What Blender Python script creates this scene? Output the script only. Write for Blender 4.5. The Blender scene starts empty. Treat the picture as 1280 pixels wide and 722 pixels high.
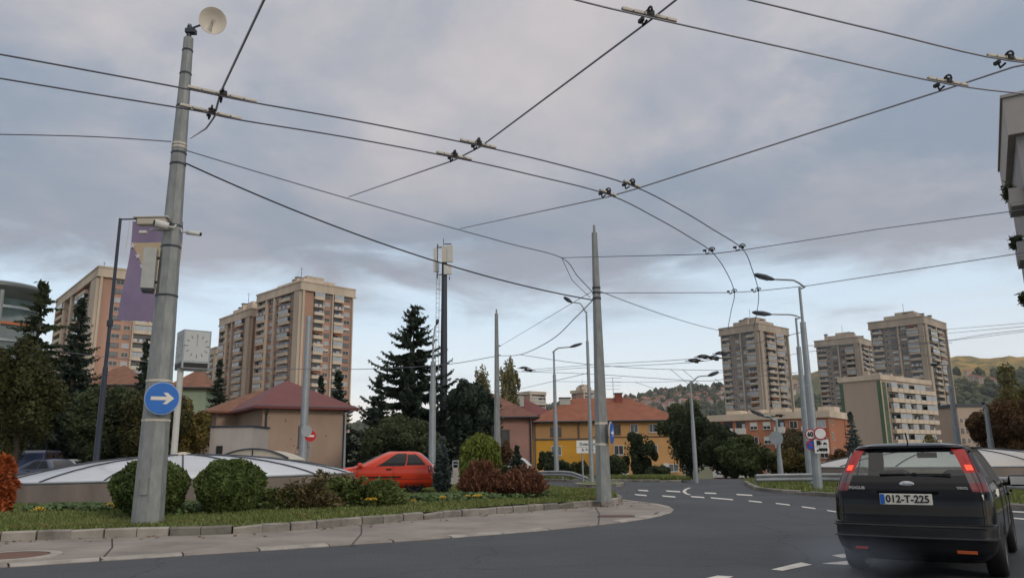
import bpy, bmesh, math, random
import numpy as np
from mathutils import Vector, Matrix, Euler
R = math.radians
random.seed(7); rng = np.random.default_rng(7)
SC = bpy.context.scene
COL = SC.collection

# ------------------------------------------------------------------ camera model
F, CX, CY = 965.0, 640.0, 361.0
CAMH, PITCH, ROLL = 1.37, R(12.33), R(-0.7)
_R0 = Vector((1, 0, 0)); _U0 = Vector((0, -math.sin(PITCH), math.cos(PITCH))); _FW = Vector((0, math.cos(PITCH), math.sin(PITCH)))
_RR = _R0*math.cos(ROLL) + _U0*math.sin(ROLL)
_UU = -_R0*math.sin(ROLL) + _U0*math.cos(ROLL)
CAM = Vector((0, 0, CAMH))
def ray(u, v): return _RR*((u-CX)/F) + _UU*((CY-v)/F) + _FW
def P(u, v, Y):                       # survey point seen in direction (u,v) at distance Y
    d = ray(u, v); return CAM + d*(Y/d.y)
def G(u, v, z=0.0):                   # point at height z seen in direction (u,v)
    d = ray(u, v); return CAM + d*((z-CAMH)/d.z)
def px(p):
    q = Vector(p)-CAM; w = q.dot(_FW); return (CX+F*q.dot(_RR)/w, CY-F*q.dot(_UU)/w)
def hz(u, v0=500, Y=50): return P(u, v0, Y)
def mpp(p):                           # metres per survey pixel at p
    return (Vector(p)-CAM).dot(_FW)/F

# ------------------------------------------------------------------ materials
MATS = {}
def mat(name, col, rough=.75, var=.12, scale=2.0, bump=0., metal=0., col2=None, stretch=(1,1,1), emit=None, es=0., spec=.35, detail=5., coat=0., island=0., coords='Object'):
    m = bpy.data.materials.new(name); m.use_nodes = True
    nt = m.node_tree; n = nt.nodes; b = n['Principled BSDF']
    b.inputs['Roughness'].default_value = rough; b.inputs['Metallic'].default_value = metal
    b.inputs['Specular IOR Level'].default_value = spec
    if coat: b.inputs['Coat Weight'].default_value = coat; b.inputs['Coat Roughness'].default_value = .08
    c = (*col, 1)
    tc = n.new('ShaderNodeTexCoord'); mp = n.new('ShaderNodeMapping'); mp.inputs['Scale'].default_value = stretch
    nz = n.new('ShaderNodeTexNoise'); nz.inputs['Scale'].default_value = scale; nz.inputs['Detail'].default_value = detail; nz.inputs['Roughness'].default_value = .62
    nt.links.new(tc.outputs[coords], mp.inputs[0]); nt.links.new(mp.outputs[0], nz.inputs['Vector'])
    rp = n.new('ShaderNodeValToRGB'); rp.color_ramp.elements[0].position = .3; rp.color_ramp.elements[1].position = .7
    d = col2 if col2 else tuple(x*(1+var) for x in col)
    e = tuple(x*(1-var) for x in col) if not col2 else col
    rp.color_ramp.elements[0].color = (*e, 1); rp.color_ramp.elements[1].color = (*d, 1)
    nt.links.new(nz.outputs['Fac'], rp.inputs[0])
    out = rp.outputs[0]
    if island:
        g = n.new('ShaderNodeNewGeometry'); hs = n.new('ShaderNodeHueSaturation')
        mr = n.new('ShaderNodeMapRange'); mr.inputs[3].default_value = 1-island; mr.inputs[4].default_value = 1+island
        nt.links.new(g.outputs['Random Per Island'], mr.inputs[0]); nt.links.new(mr.outputs[0], hs.inputs['Value']); nt.links.new(out, hs.inputs['Color']); out = hs.outputs[0]
    nt.links.new(out, b.inputs['Base Color'])
    if bump:
        bp = n.new('ShaderNodeBump'); bp.inputs['Strength'].default_value = bump; bp.inputs['Distance'].default_value = .02
        n2 = n.new('ShaderNodeTexNoise'); n2.inputs['Scale'].default_value = scale*9; n2.inputs['Detail'].default_value = 4
        nt.links.new(mp.outputs[0], n2.inputs['Vector']); nt.links.new(n2.outputs['Fac'], bp.inputs['Height']); nt.links.new(bp.outputs[0], b.inputs['Normal'])
    if emit: b.inputs['Emission Color'].default_value = (*emit, 1); b.inputs['Emission Strength'].default_value = es
    MATS[name] = m; return m

def leafmat(name, c1, c2, island=.35, scale=1.2, trans=.25):
    m = mat(name, c1, .65, col2=c2, scale=scale, island=island, spec=.25)
    nt = m.node_tree; b = nt.nodes['Principled BSDF']
    t = nt.nodes.new('ShaderNodeBsdfTranslucent'); mx = nt.nodes.new('ShaderNodeMixShader'); mx.inputs[0].default_value = trans
    src = b.inputs['Base Color'].links[0].from_socket; nt.links.new(src, t.inputs['Color'])
    nt.links.new(b.outputs[0], mx.inputs[1]); nt.links.new(t.outputs[0], mx.inputs[2])
    nt.links.new(mx.outputs[0], nt.nodes['Material Output'].inputs[0]); return m

def glassmat(name, tint=(.35,.4,.4), rough=.03):
    m = bpy.data.materials.new(name); m.use_nodes = True; nt = m.node_tree; nt.nodes.remove(nt.nodes['Principled BSDF'])
    t = nt.nodes.new('ShaderNodeBsdfTransparent'); t.inputs[0].default_value = (*tint, 1)
    g = nt.nodes.new('ShaderNodeBsdfGlossy'); g.inputs['Roughness'].default_value = rough
    lw = nt.nodes.new('ShaderNodeLayerWeight'); lw.inputs[0].default_value = .5; pw = nt.nodes.new('ShaderNodeMath'); pw.operation = 'POWER'; pw.inputs[1].default_value = 4.; fr = nt.nodes.new('ShaderNodeMath'); fr.operation = 'MULTIPLY_ADD'; fr.inputs[1].default_value = .8; fr.inputs[2].default_value = .05; nt.links.new(lw.outputs['Facing'], pw.inputs[0]); nt.links.new(pw.outputs[0], fr.inputs[0])
    mx = nt.nodes.new('ShaderNodeMixShader'); nt.links.new(fr.outputs[0], mx.inputs[0]); nt.links.new(t.outputs[0], mx.inputs[1]); nt.links.new(g.outputs[0], mx.inputs[2])
    nt.links.new(mx.outputs[0], nt.nodes['Material Output'].inputs[0]); MATS[name] = m; return m

# ------------------------------------------------------------------ mesh builder
class MB:
    def __init__(s): s.v = []; s.f = []; s.m = []
    def add(s, vs, fs, mi=0):
        o = len(s.v); s.v += [tuple(x) for x in vs]; s.f += [tuple(i+o for i in f) for f in fs]; s.m += [mi]*len(fs); return s
    def box(s, c, d, mi=0, rz=0., M=None):
        x, y, z = (k/2 for k in d)
        vs = [Vector((a*x, b*y, e*z)) for e in (-1, 1) for a, b in ((-1,-1),(1,-1),(1,1),(-1,1))]
        if rz: vs = [Matrix.Rotation(rz, 3, 'Z') @ q for q in vs]
        if M: vs = [M @ q for q in vs]
        return s.add([q+Vector(c) for q in vs], [(3,2,1,0),(4,5,6,7),(0,1,5,4),(1,2,6,5),(2,3,7,6),(3,0,4,7)], mi)
    def bevbox(s, c, d, r, mi=0, rz=0., M=None):
        bm = bmesh.new(); bmesh.ops.create_cube(bm, size=1)
        for q in bm.verts: q.co = Vector((q.co.x*d[0], q.co.y*d[1], q.co.z*d[2]))
        bmesh.ops.bevel(bm, geom=bm.edges[:], offset=r, segments=2, affect='EDGES', profile=.6)
        bm.verts.index_update()
        M3 = M or Matrix.Rotation(rz, 3, 'Z')
        s.add([M3 @ q.co + Vector(c) for q in bm.verts], [[x.index for x in f.verts] for f in bm.faces], mi); bm.free(); return s
    def tube(s, pts, r, n=8, mi=0, cap=True, ph=0.):
        pts = [Vector(p) for p in pts]; k = len(pts)
        rs = r if isinstance(r, (list, tuple)) else [r]*k
        vs = []; fs = []; up = None
        for i, p in enumerate(pts):
            t = (pts[min(i+1, k-1)]-pts[max(i-1, 0)])
            if t.length < 1e-9: t = Vector((0, 0, 1))
            t.normalize()
            if up is None: up = Vector((0, 0, 1)) if abs(t.z) < .9 else Vector((0, 1, 0))
            a = t.cross(up).normalized(); b = a.cross(t).normalized(); up = b
            for j in range(n):
                th = 2*math.pi*j/n+ph; vs.append(p+(a*math.cos(th)+b*math.sin(th))*rs[i])
        for i in range(k-1):
            for j in range(n): fs.append((i*n+j, i*n+(j+1) % n, (i+1)*n+(j+1) % n, (i+1)*n+j))
        if cap: fs += [tuple(range(n-1, -1, -1)), tuple(range((k-1)*n, k*n))]
        return s.add(vs, fs, mi)
    def lathe(s, prof, c=(0,0,0), n=24, mi=0, M=None, cap=True):
        vs = []; fs = []; k = len(prof)
        for r, z in prof:
            for j in range(n):
                a = 2*math.pi*j/n; q = Vector((r*math.cos(a), r*math.sin(a), z)); vs.append((M @ q if M else q)+Vector(c))
        for i in range(k-1):
            for j in range(n): fs.append((i*n+j, i*n+(j+1) % n, (i+1)*n+(j+1) % n, (i+1)*n+j))
        if cap: fs += [tuple(range(n-1, -1, -1)), tuple(range((k-1)*n, k*n))]
        return s.add(vs, fs, mi)
    def prism(s, poly, z0, z1, mi=0):
        n = len(poly); vs = [(p[0], p[1], z0) for p in poly]+[(p[0], p[1], z1) for p in poly]
        return s.add(vs, [tuple(range(n-1, -1, -1)), tuple(range(n, 2*n))]+[(i, (i+1) % n, n+(i+1) % n, n+i) for i in range(n)], mi)
    def xz(s, poly, y0, y1, mi=0):     # polygon in the x-z plane, from y0 (front) to y1
        n = len(poly); vs = [(p[0], y0, p[1]) for p in poly]+[(p[0], y1, p[1]) for p in poly]
        return s.add(vs, [tuple(range(n)), tuple(range(2*n-1, n-1, -1))]+[(i, n+i, n+(i+1) % n, (i+1) % n) for i in range(n)], mi)
    def quad(s, a, b, c, d, mi=0): return s.add([a, b, c, d], [(0,1,2,3)], mi)
    def merge(s, o, M, mi_off=0):
        k = len(s.v); s.v += [tuple(M @ Vector(q)) for q in o.v]; s.f += [tuple(i+k for i in f) for f in o.f]; s.m += [x+mi_off for x in o.m]; return s
    def mesh(s, name, mats, smooth=False):
        me = bpy.data.meshes.new(name); me.from_pydata(s.v, [], s.f)
        for m in (mats if isinstance(mats, (list, tuple)) else [mats]): me.materials.append(m)
        if any(s.m): me.polygons.foreach_set('material_index', s.m)
        if smooth: me.polygons.foreach_set('use_smooth', [True]*len(s.f))
        me.update(); return me
    def build(s, name, mats, parent=None, smooth=False, loc=None):
        return link(name, s.mesh(name, mats, smooth), parent, loc)
def link(name, me, parent=None, loc=None, rz=0.):
    o = bpy.data.objects.new(name, me); COL.objects.link(o)
    if parent: o.parent = parent
    if loc is not None: o.location = loc
    if rz: o.rotation_euler.z = rz
    return o
def shade_auto(o, ang=35):
    me = o.data; me.polygons.foreach_set('use_smooth', [True]*len(me.polygons))
    bm = bmesh.new(); bm.from_mesh(me); a = R(ang)
    for e in bm.edges:
        if len(e.link_faces) == 2 and e.calc_face_angle(0) > a: e.smooth = False
    bm.to_mesh(me); bm.free(); return o
def tag(o, label, cat, group=None, kind=None):
    if label: o['label'] = label
    if cat: o['category'] = cat
    if group: o['group'] = group
    if kind: o['kind'] = kind
    return o
def thing(name, label, cat, loc=(0,0,0), rz=0., group=None):
    o = bpy.data.objects.new(name, None); COL.objects.link(o); o.location = loc; o.rotation_euler.z = rz; o.empty_display_size = .2
    return tag(o, label, cat, group)
def structure(name, mb, mats, **k):
    o = mb.build(name, mats, **k) if isinstance(mb, MB) else link(name, mb); o['kind'] = 'structure'; return o
def npmesh(name, verts, faces_n, mats, mi=None):     # verts (N*k,3): each k in a row make one face
    me = bpy.data.meshes.new(name); nv = len(verts); nf = nv//faces_n
    me.vertices.add(nv); me.vertices.foreach_set('co', np.asarray(verts, dtype=np.float32).ravel())
    me.loops.add(nv); me.loops.foreach_set('vertex_index', np.arange(nv, dtype=np.int32))
    me.polygons.add(nf); me.polygons.foreach_set('loop_start', np.arange(0, nv, faces_n, dtype=np.int32))
    for m in (mats if isinstance(mats, (list, tuple)) else [mats]): me.materials.append(m)
    if mi is not None: me.polygons.foreach_set('material_index', mi)
    me.update(); me.validate(); return me
_font = {}
def text_mb(s, size, depth=.004, bold=.0, sx=1.):
    c = bpy.data.curves.new('lettering', 'FONT'); c.body = s; c.size = size; c.align_x = 'CENTER'; c.align_y = 'CENTER'; c.extrude = depth/2; c.offset = bold; c.resolution_u = 3
    o = bpy.data.objects.new('lettering', c); COL.objects.link(o)
    dg = bpy.context.evaluated_depsgraph_get(); me = bpy.data.meshes.new_from_object(o.evaluated_get(dg))
    mb = MB(); mb.add([(v.co.x*sx, -v.co.z, v.co.y) for v in me.vertices], [tuple(p.vertices) for p in me.polygons])   # faces -y
    bpy.data.objects.remove(o); bpy.data.curves.remove(c); bpy.data.meshes.remove(me); return mb
def smooth01(a, b, x):
    t = np.clip((np.asarray(x, float)-a)/(b-a), 0, 1); return t*t*(3-2*t)

# palette
steel = mat('galvanised_steel', (.17,.185,.185), .55, .2, 5, .12, .2, col2=(.275,.29,.285), stretch=(1.6,1.6,.55), detail=9)
steel_d = mat('dark_steel', (.035,.042,.055), .5, .2, 4)
steel_l = mat('lamp_post_steel', (.26,.29,.31), .5, .12, 3, 0, .3)
black = mat('black_rubber', (.012,.012,.013), .6, .2, 6)
wire_m = mat('wire_metal', (.11,.115,.145), .5, .2, 3)
cable_m = mat('cable_sheath', (.02,.02,.024), .6, .2, 3)
span_m = mat('span_rope', (.32,.32,.36), .6, .1, 3)
pale = mat('pale_insulator', (.52,.48,.41), .6, .12, 6)
white = mat('white_paint', (.72,.72,.70), .5, .06, 5)
offw = mat('off_white_housing', (.52,.52,.49), .55, .1, 4)
greyb = mat('grey_cabinet', (.36,.37,.35), .6, .1, 4)
concrete = mat('concrete', (.33,.31,.285), .9, .2, 2.2, .3)
concrete_k = mat('kerb_stone', (.20,.185,.165), .92, .42, 2.2, .5)
apron_m = mat('apron_paving', (.145,.128,.115), .92, .26, .8, .35, detail=12, col2=(.27,.24,.215), stretch=(1,1,1))
apron_e = mat('apron_edge_stone', (.27,.25,.225), .9, .3, 2, .4)
rust = mat('rusty_cover', (.12,.065,.045), .85, .3, 6, .3)
paint_w = mat('road_paint', (.62,.60,.55), .85, .3, 2.5, col2=(.40,.39,.37))
blue_s = mat('sign_blue', (.012,.10,.42), .4, .08, 4)
red_s = mat('sign_red', (.45,.02,.025), .4, .08, 4)
ink = mat('sign_black', (.015,.015,.017), .5, .1, 5)
pane_d = mat('dark_pane', (.025,.03,.035), .12, .3, .3, spec=.6)
pane_l = mat('pale_pane', (.34,.38,.42), .2, .25, .4, spec=.5)  # pane with a paler blue-grey colour
pane_m = mat('mid_pane', (.12,.14,.16), .15, .3, .4, spec=.5)
frame_w = mat('window_frame_white', (.55,.54,.51), .6, .1, 2)
frame_b = mat('window_frame_brown', (.10,.075,.06), .6, .1, 2)
leaf_dark = leafmat('leaves_dark', (.024,.038,.016), (.058,.076,.030))
leaf_spruce = leafmat('needles_spruce', (.015,.028,.019), (.038,.058,.036), trans=.1)
leaf_blue = leafmat('needles_blue', (.055,.082,.075), (.11,.14,.125), trans=.1)
leaf_mid = leafmat('leaves_mid', (.030,.050,.016), (.070,.088,.026))
leaf_light = leafmat('leaves_light', (.055,.085,.018), (.115,.135,.032))
leaf_lime = leafmat('leaves_lime', (.085,.125,.014), (.15,.17,.03))
leaf_thuja = leafmat('leaves_thuja', (.045,.075,.018), (.095,.13,.034), scale=2.5, trans=.15)
leaf_yel = leafmat('leaves_yellowing', (.085,.075,.018), (.16,.115,.028))
leaf_autumn = leafmat('leaves_autumn', (.065,.035,.016), (.12,.065,.022))
leaf_dead = leafmat('needles_dead', (.105,.042,.024), (.19,.085,.05), scale=3, trans=.1)
leaf_orange = leafmat('leaves_orange', (.28,.060,.018), (.40,.11,.035), scale=3)
leaf_juniper = leafmat('needles_juniper', (.060,.090,.024), (.12,.145,.042), scale=2.5, trans=.1)
leaf_junbrown = leafmat('needles_juniper_brown', (.075,.072,.030), (.14,.105,.05), scale=2.5, trans=.1)
leaf_poplar = leafmat('leaves_poplar', (.15,.155,.075), (.26,.23,.12))
bark = mat('bark', (.06,.048,.038), .95, .3, 3, .5, stretch=(1,1,.3))
# ------------------------------------------------------------------ ground
def T(x, y):
    x = np.asarray(x, float); y = np.asarray(y, float)
    side = smooth01(-14, 3, x)
    return -side*(2.1*smooth01(43, 105, y)+2.4*smooth01(110, 210, y))
asphalt = mat('asphalt', (.046,.051,.058), .85, .2, .35, .55, detail=9)
nt = asphalt.node_tree; n = nt.nodes; bb = n['Principled BSDF']; src = bb.inputs['Base Color'].links[0].from_socket
tc = n.new('ShaderNodeTexCoord'); sp_ = n.new('ShaderNodeTexNoise'); sp_.inputs['Scale'].default_value = 38; sp_.inputs['Detail'].default_value = 3; nt.links.new(tc.outputs['Object'], sp_.inputs['Vector'])
vs_ = n.new('ShaderNodeTexVoronoi'); vs_.feature = 'DISTANCE_TO_EDGE'; vs_.inputs['Scale'].default_value = .16; wn = n.new('ShaderNodeTexNoise'); wn.inputs['Scale'].default_value = .7; wn.inputs['Detail'].default_value = 6
va_ = n.new('ShaderNodeVectorMath'); va_.operation = 'ADD'; vm_ = n.new('ShaderNodeVectorMath'); vm_.operation = 'SCALE'; vm_.inputs[3].default_value = 1.4
nt.links.new(tc.outputs['Object'], wn.inputs['Vector']); nt.links.new(wn.outputs['Color'], vm_.inputs[0]); nt.links.new(vm_.outputs[0], va_.inputs[0]); nt.links.new(tc.outputs['Object'], va_.inputs[1]); nt.links.new(va_.outputs[0], vs_.inputs['Vector'])
ck = n.new('ShaderNodeMapRange'); ck.inputs[1].default_value = 0; ck.inputs[2].default_value = .006; ck.inputs[3].default_value = .62; ck.inputs[4].default_value = 1; nt.links.new(vs_.outputs[0], ck.inputs[0])
fr_ = n.new('ShaderNodeMapRange'); fr_.inputs[1].default_value = .35; fr_.inputs[2].default_value = .65; fr_.inputs[3].default_value = .68; fr_.inputs[4].default_value = 1.36; nt.links.new(sp_.outputs['Fac'], fr_.inputs[0])
mm_ = n.new('ShaderNodeMath'); mm_.operation = 'MULTIPLY'; nt.links.new(ck.outputs[0], mm_.inputs[0]); nt.links.new(fr_.outputs[0], mm_.inputs[1])
hs_ = n.new('ShaderNodeHueSaturation'); nt.links.new(src, hs_.inputs['Color']); nt.links.new(mm_.outputs[0], hs_.inputs['Value']); nt.links.new(hs_.outputs[0], bb.inputs['Base Color'])
soil = mat('verge_grass_ground', (.075,.085,.04), .95, .3, .4, .3, col2=(.11,.10,.055))
paved = mat('plaza_paving', (.20,.19,.175), .9, .2, .8, .2)
grass_g = mat('lawn_ground', (.085,.11,.035), .95, .25, .6, .4, col2=(.14,.15,.055))
# hill ridge as seen round the horizon: bearing (deg) -> height of the ridge
RB = np.array([-60, -30, -12, 0, 4, 8.9, 12.4, 15.4, 20, 23.5, 30, 34.5, 45, 70], float)
RH = np.array([.030, .030, .040, .062, .067, .070, .079, .085, .098, .104, .105, .102, .10, .09])
def hillz(x, y):
    r = np.hypot(x, y); b = np.degrees(np.arctan2(x, y))
    h = np.interp(b, RB, RH)*1900
    t = smooth01(650, 1950, r)**1.15
    n = (np.sin(x*.011+1)*np.cos(y*.009)+.5*np.sin(x*.027+y*.021)+.35*np.sin(x*.06-y*.05))*7
    return h*t+n*smooth01(700, 1300, r)-smooth01(1950, 2600, r)*30
def gridmesh(name, xs, ys, zf, m):
    X, Y = np.meshgrid(xs, ys); Z = zf(X, Y); nx = len(xs)
    vs = np.stack([X.ravel(), Y.ravel(), Z.ravel()], 1)
    fs = [(j*nx+i, j*nx+i+1, (j+1)*nx+i+1, (j+1)*nx+i) for j in range(len(ys)-1) for i in range(nx-1)]
    me = bpy.data.meshes.new(name); me.from_pydata(vs.tolist(), [], fs); me.materials.append(m)
    me.polygons.foreach_set('use_smooth', [True]*len(fs)); me.update(); return me
xs = np.concatenate([np.linspace(-5000, -220, 12), np.linspace(-200, 300, 60), np.linspace(320, 5000, 12)])
ys = np.concatenate([np.linspace(-3000, -60, 8), np.linspace(-50, 300, 60), np.linspace(330, 5200, 12)])
structure('ground', gridmesh('ground', xs, ys, lambda X, Y: T(X, Y)-.10-smooth01(250, 700, np.hypot(X, Y))*3, soil), None)
# road: sheet that follows the ground
def road_z(X, Y): return T(X, Y)
structure('road', gridmesh('road', np.linspace(-70, 70, 57), np.concatenate([np.linspace(-30, 40, 36), np.linspace(42, 66, 13)]), road_z, asphalt), None)
# hills
bs = np.radians(np.linspace(-55, 62, 330)); rs_ = np.linspace(600, 2700, 90)
B_, R_ = np.meshgrid(bs, rs_); X_, Y_ = R_*np.sin(B_), R_*np.cos(B_)
Z_ = hillz(X_, Y_)-6+rng.normal(0, 1.2, X_.shape)*smooth01(650, 900, R_)
nb = len(bs)
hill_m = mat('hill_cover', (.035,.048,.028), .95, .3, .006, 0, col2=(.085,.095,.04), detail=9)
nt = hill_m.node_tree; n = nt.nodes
# sunlight on the upper right hill, painted into the base colour as gold
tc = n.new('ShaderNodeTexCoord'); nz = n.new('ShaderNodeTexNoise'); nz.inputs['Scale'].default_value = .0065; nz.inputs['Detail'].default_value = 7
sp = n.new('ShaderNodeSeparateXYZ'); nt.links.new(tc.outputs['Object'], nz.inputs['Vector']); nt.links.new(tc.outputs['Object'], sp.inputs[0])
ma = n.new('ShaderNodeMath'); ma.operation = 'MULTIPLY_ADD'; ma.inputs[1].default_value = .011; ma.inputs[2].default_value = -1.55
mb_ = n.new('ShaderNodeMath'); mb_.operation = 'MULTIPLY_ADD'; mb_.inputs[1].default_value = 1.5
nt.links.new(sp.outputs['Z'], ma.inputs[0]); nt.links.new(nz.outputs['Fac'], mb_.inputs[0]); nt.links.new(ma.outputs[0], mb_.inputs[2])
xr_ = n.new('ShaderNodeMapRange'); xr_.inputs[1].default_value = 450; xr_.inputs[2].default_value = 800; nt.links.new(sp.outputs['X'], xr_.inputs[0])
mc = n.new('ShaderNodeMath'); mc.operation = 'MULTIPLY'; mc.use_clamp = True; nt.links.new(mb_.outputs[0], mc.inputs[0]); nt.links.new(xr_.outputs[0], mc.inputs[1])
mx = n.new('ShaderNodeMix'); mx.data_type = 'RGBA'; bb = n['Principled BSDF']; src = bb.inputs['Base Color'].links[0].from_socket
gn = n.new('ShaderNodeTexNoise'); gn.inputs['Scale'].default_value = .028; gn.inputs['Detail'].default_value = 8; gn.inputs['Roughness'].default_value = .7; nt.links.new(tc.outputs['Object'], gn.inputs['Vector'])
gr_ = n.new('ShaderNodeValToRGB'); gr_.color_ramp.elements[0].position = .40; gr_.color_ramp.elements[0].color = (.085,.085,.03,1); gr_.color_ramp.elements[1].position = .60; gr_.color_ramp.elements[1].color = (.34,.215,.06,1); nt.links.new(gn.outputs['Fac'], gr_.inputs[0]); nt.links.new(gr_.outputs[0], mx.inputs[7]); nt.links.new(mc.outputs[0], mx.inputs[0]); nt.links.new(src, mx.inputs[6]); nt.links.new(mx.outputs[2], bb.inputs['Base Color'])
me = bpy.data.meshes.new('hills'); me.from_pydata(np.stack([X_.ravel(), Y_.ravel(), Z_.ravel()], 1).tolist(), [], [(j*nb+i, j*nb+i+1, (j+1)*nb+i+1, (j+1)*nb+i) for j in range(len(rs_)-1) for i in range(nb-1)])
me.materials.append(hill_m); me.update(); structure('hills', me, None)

# island: lawn, kerb, apron (edges surveyed along the photo's kerb line)
kerb_px = [(-260,690),(-120,682),(0,676),(60,674),(120,672),(185,670),(300,667),(400,660),(500,651),(600,643.5),(680,637),(735,633),(765,630.5),(776,628.5)]
front = [G(u, v, .03) for u, v in kerb_px]
nose = [G(779,626,.03), G(772,622,.03), G(752,618.5,.03), G(720,615.0,.03), G(690,612.2,.03), G(640,609,.03), G(590,606,.03)]
back = [Vector((-3.0, 33.5, 0)), Vector((-8, 34.5, 0)), Vector((-16, 34, 0)), Vector((-26, 31, 0))]
def resample(pts, step):
    pts = [Vector(p) for p in pts]; out = [pts[0].copy()]; acc = 0.
    for a, b in zip(pts, pts[1:]):
        L = (b-a).length; d = step-acc
        while d <= L: out.append(a+(b-a)*(d/L)); d += step
        acc = (acc+L) % step
    return out
def smoothline(pts, it=2):
    for _ in range(it):
        q = [pts[0]]
        for a, b in zip(pts, pts[1:]): q += [a*.75+b*.25, a*.25+b*.75]
        pts = q+[pts[-1]]
    return pts
edge = smoothline(front+nose)
def offset_line(pts, d):
    out = []
    for i, p in enumerate(pts):
        t = pts[min(i+1, len(pts)-1)]-pts[max(i-1, 0)]; t.z = 0; t.normalize(); out.append(p+Vector((-t.y, t.x, 0))*d)
    return out
inner = offset_line(edge, .16)
lawn_poly = [Vector((p.x, p.y, 0)) for p in inner]+back
def lawn_z(x, y): return .155+.03*np.sin(x*.9)*np.cos(y*.7)+.06*smooth01(0, 6, y-14.)
def poly_sheet(name, poly, zf, m, step=1.0):
    bm = bmesh.new(); vs = [bm.verts.new((p.x, p.y, 0)) for p in poly]; bm.faces.new(vs)
    bmesh.ops.triangulate(bm, faces=bm.faces[:])
    x0, x1 = min(p.x for p in poly), max(p.x for p in poly); y0, y1 = min(p.y for p in poly), max(p.y for p in poly)
    for k in np.arange(x0+step, x1, step): bmesh.ops.bisect_plane(bm, geom=bm.verts[:]+bm.edges[:]+bm.faces[:], plane_co=(k,0,0), plane_no=(1,0,0))
    for k in np.arange(y0+step, y1, step): bmesh.ops.bisect_plane(bm, geom=bm.verts[:]+bm.edges[:]+bm.faces[:], plane_co=(0,k,0), plane_no=(0,1,0))
    for q in bm.verts: q.co.z = float(zf(q.co.x, q.co.y))
    bmesh.ops.recalc_face_normals(bm, faces=bm.faces[:])
    me = bpy.data.meshes.new(name); bm.to_mesh(me); bm.free(); me.materials.append(m)
    if me.polygons[0].normal.z < 0: me.flip_normals()
    return me
structure('lawn', poly_sheet('lawn', lawn_poly, lawn_z, grass_g), None)
# kerb of separate stones
def kerb(name, line, d_in, z0, ztop, stone, m, jit=.008, seed=1):
    rd = random.Random(seed); mb = MB(); L = resample(line, stone); mi = offset_line(L, d_in)
    for a, b, c, d in zip(L, L[1:], mi[1:], mi):
        g = .012; t = (b-a).normalized()*g
        dz = rd.uniform(-jit, jit); dz2 = rd.uniform(-jit, jit); k = rd.random() < .08
        h0, h1 = ztop+dz-(.04 if k else 0), ztop+dz2
        off = Vector((rd.uniform(-.01, .01), rd.uniform(-.01, .01), 0))
        q = [a+t+off, b-t+off, c-t+off, d+t+off]
        lo = [Vector((p.x, p.y, z0)) for p in q]; hi = [Vector((p.x, p.y, h)) for p, h in zip(q, (h0, h1, h1, h0))]
        ch = .025; cham = [hi[0].lerp(hi[3], .2), hi[1].lerp(hi[2], .2)]
        f0 = Vector((hi[0].x, hi[0].y, hi[0].z-ch)); f1 = Vector((hi[1].x, hi[1].y, hi[1].z-ch))
        vs = lo+[f0, f1, cham[0], cham[1], hi[2], hi[3]]
        mb.add(vs, [(0,1,5,4),(4,5,7,6),(6,7,8,9),(1,2,8,7,5),(3,0,4,6,9),(2,3,9,8)], rd.choice((0,0,1,2)))
    return structure(name, mb, m)
concrete_k2 = mat('kerb_stone_dark', (.09,.09,.075), .92, .35, 2.3, .5, col2=(.20,.185,.16)); concrete_k3 = mat('kerb_stone_light', (.26,.24,.21), .92, .25, 1.7, .5)
kerb('kerb', edge, .17, -.02, .185, .56, [concrete_k, concrete_k2, concrete_k3])
jm = MB()
for i in range(len(inner)-1):
    a, b = inner[i], inner[i+1]; jm.quad((a.x, a.y, .14), (b.x, b.y, .14), (edge[i+1].x, edge[i+1].y, .02), (edge[i].x, edge[i].y, .02))
apr_px = [(-260,735),(-100,718),(0,709),(150,699.5),(300,690),(400,683.5),(500,677),(600,669.5),(700,661.5),(780,653),(825,645.5),(843,639.5),(842,634.5),(826,630.5),(800,627.5),(770,623.5),(730,618),(690,613.8),(600,607.5)]
apr = smoothline([G(u, v, 0) for u, v in apr_px]); apr_in = offset_line(apr, .26)
def strip(name, A, B, za, zb, m, sub=1):
    mb = MB(); n = min(len(A), len(B))
    for i in range(n-1): mb.quad((A[i].x, A[i].y, za), (A[i+1].x, A[i+1].y, za), (B[i+1].x, B[i+1].y, zb), (B[i].x, B[i].y, zb))
    return structure(name, mb, m)
poly = [Vector((p.x, p.y, 0)) for p in apr_in]+[Vector((-4, 33, 0)), Vector((-20, 30, 0))]
structure('pavement', poly_sheet('pavement', poly, lambda x, y: .03, apron_m, 2.0), None)
kerb('pavement_edge', apr, .255, -.03, .034, 1.1, [apron_e, apron_e, apron_m], jit=.003, seed=3)
# crack lines and joints across the apron
for k, (a, b) in enumerate([((140,672.5),(127,698)),((744,633),(748,655)),((452,656),(440,680))]):
    A, B = G(*a, .035), G(*b, .035); d = (B-A).normalized(); s = Vector((-d.y, d.x, 0))*.012
    m_ = (A+B)/2+s*6
    structure('pavement_joint', MB().quad(A-s, m_-s, m_+s, A+s).quad(m_-s, B-s, B+s, m_+s), black)
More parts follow.
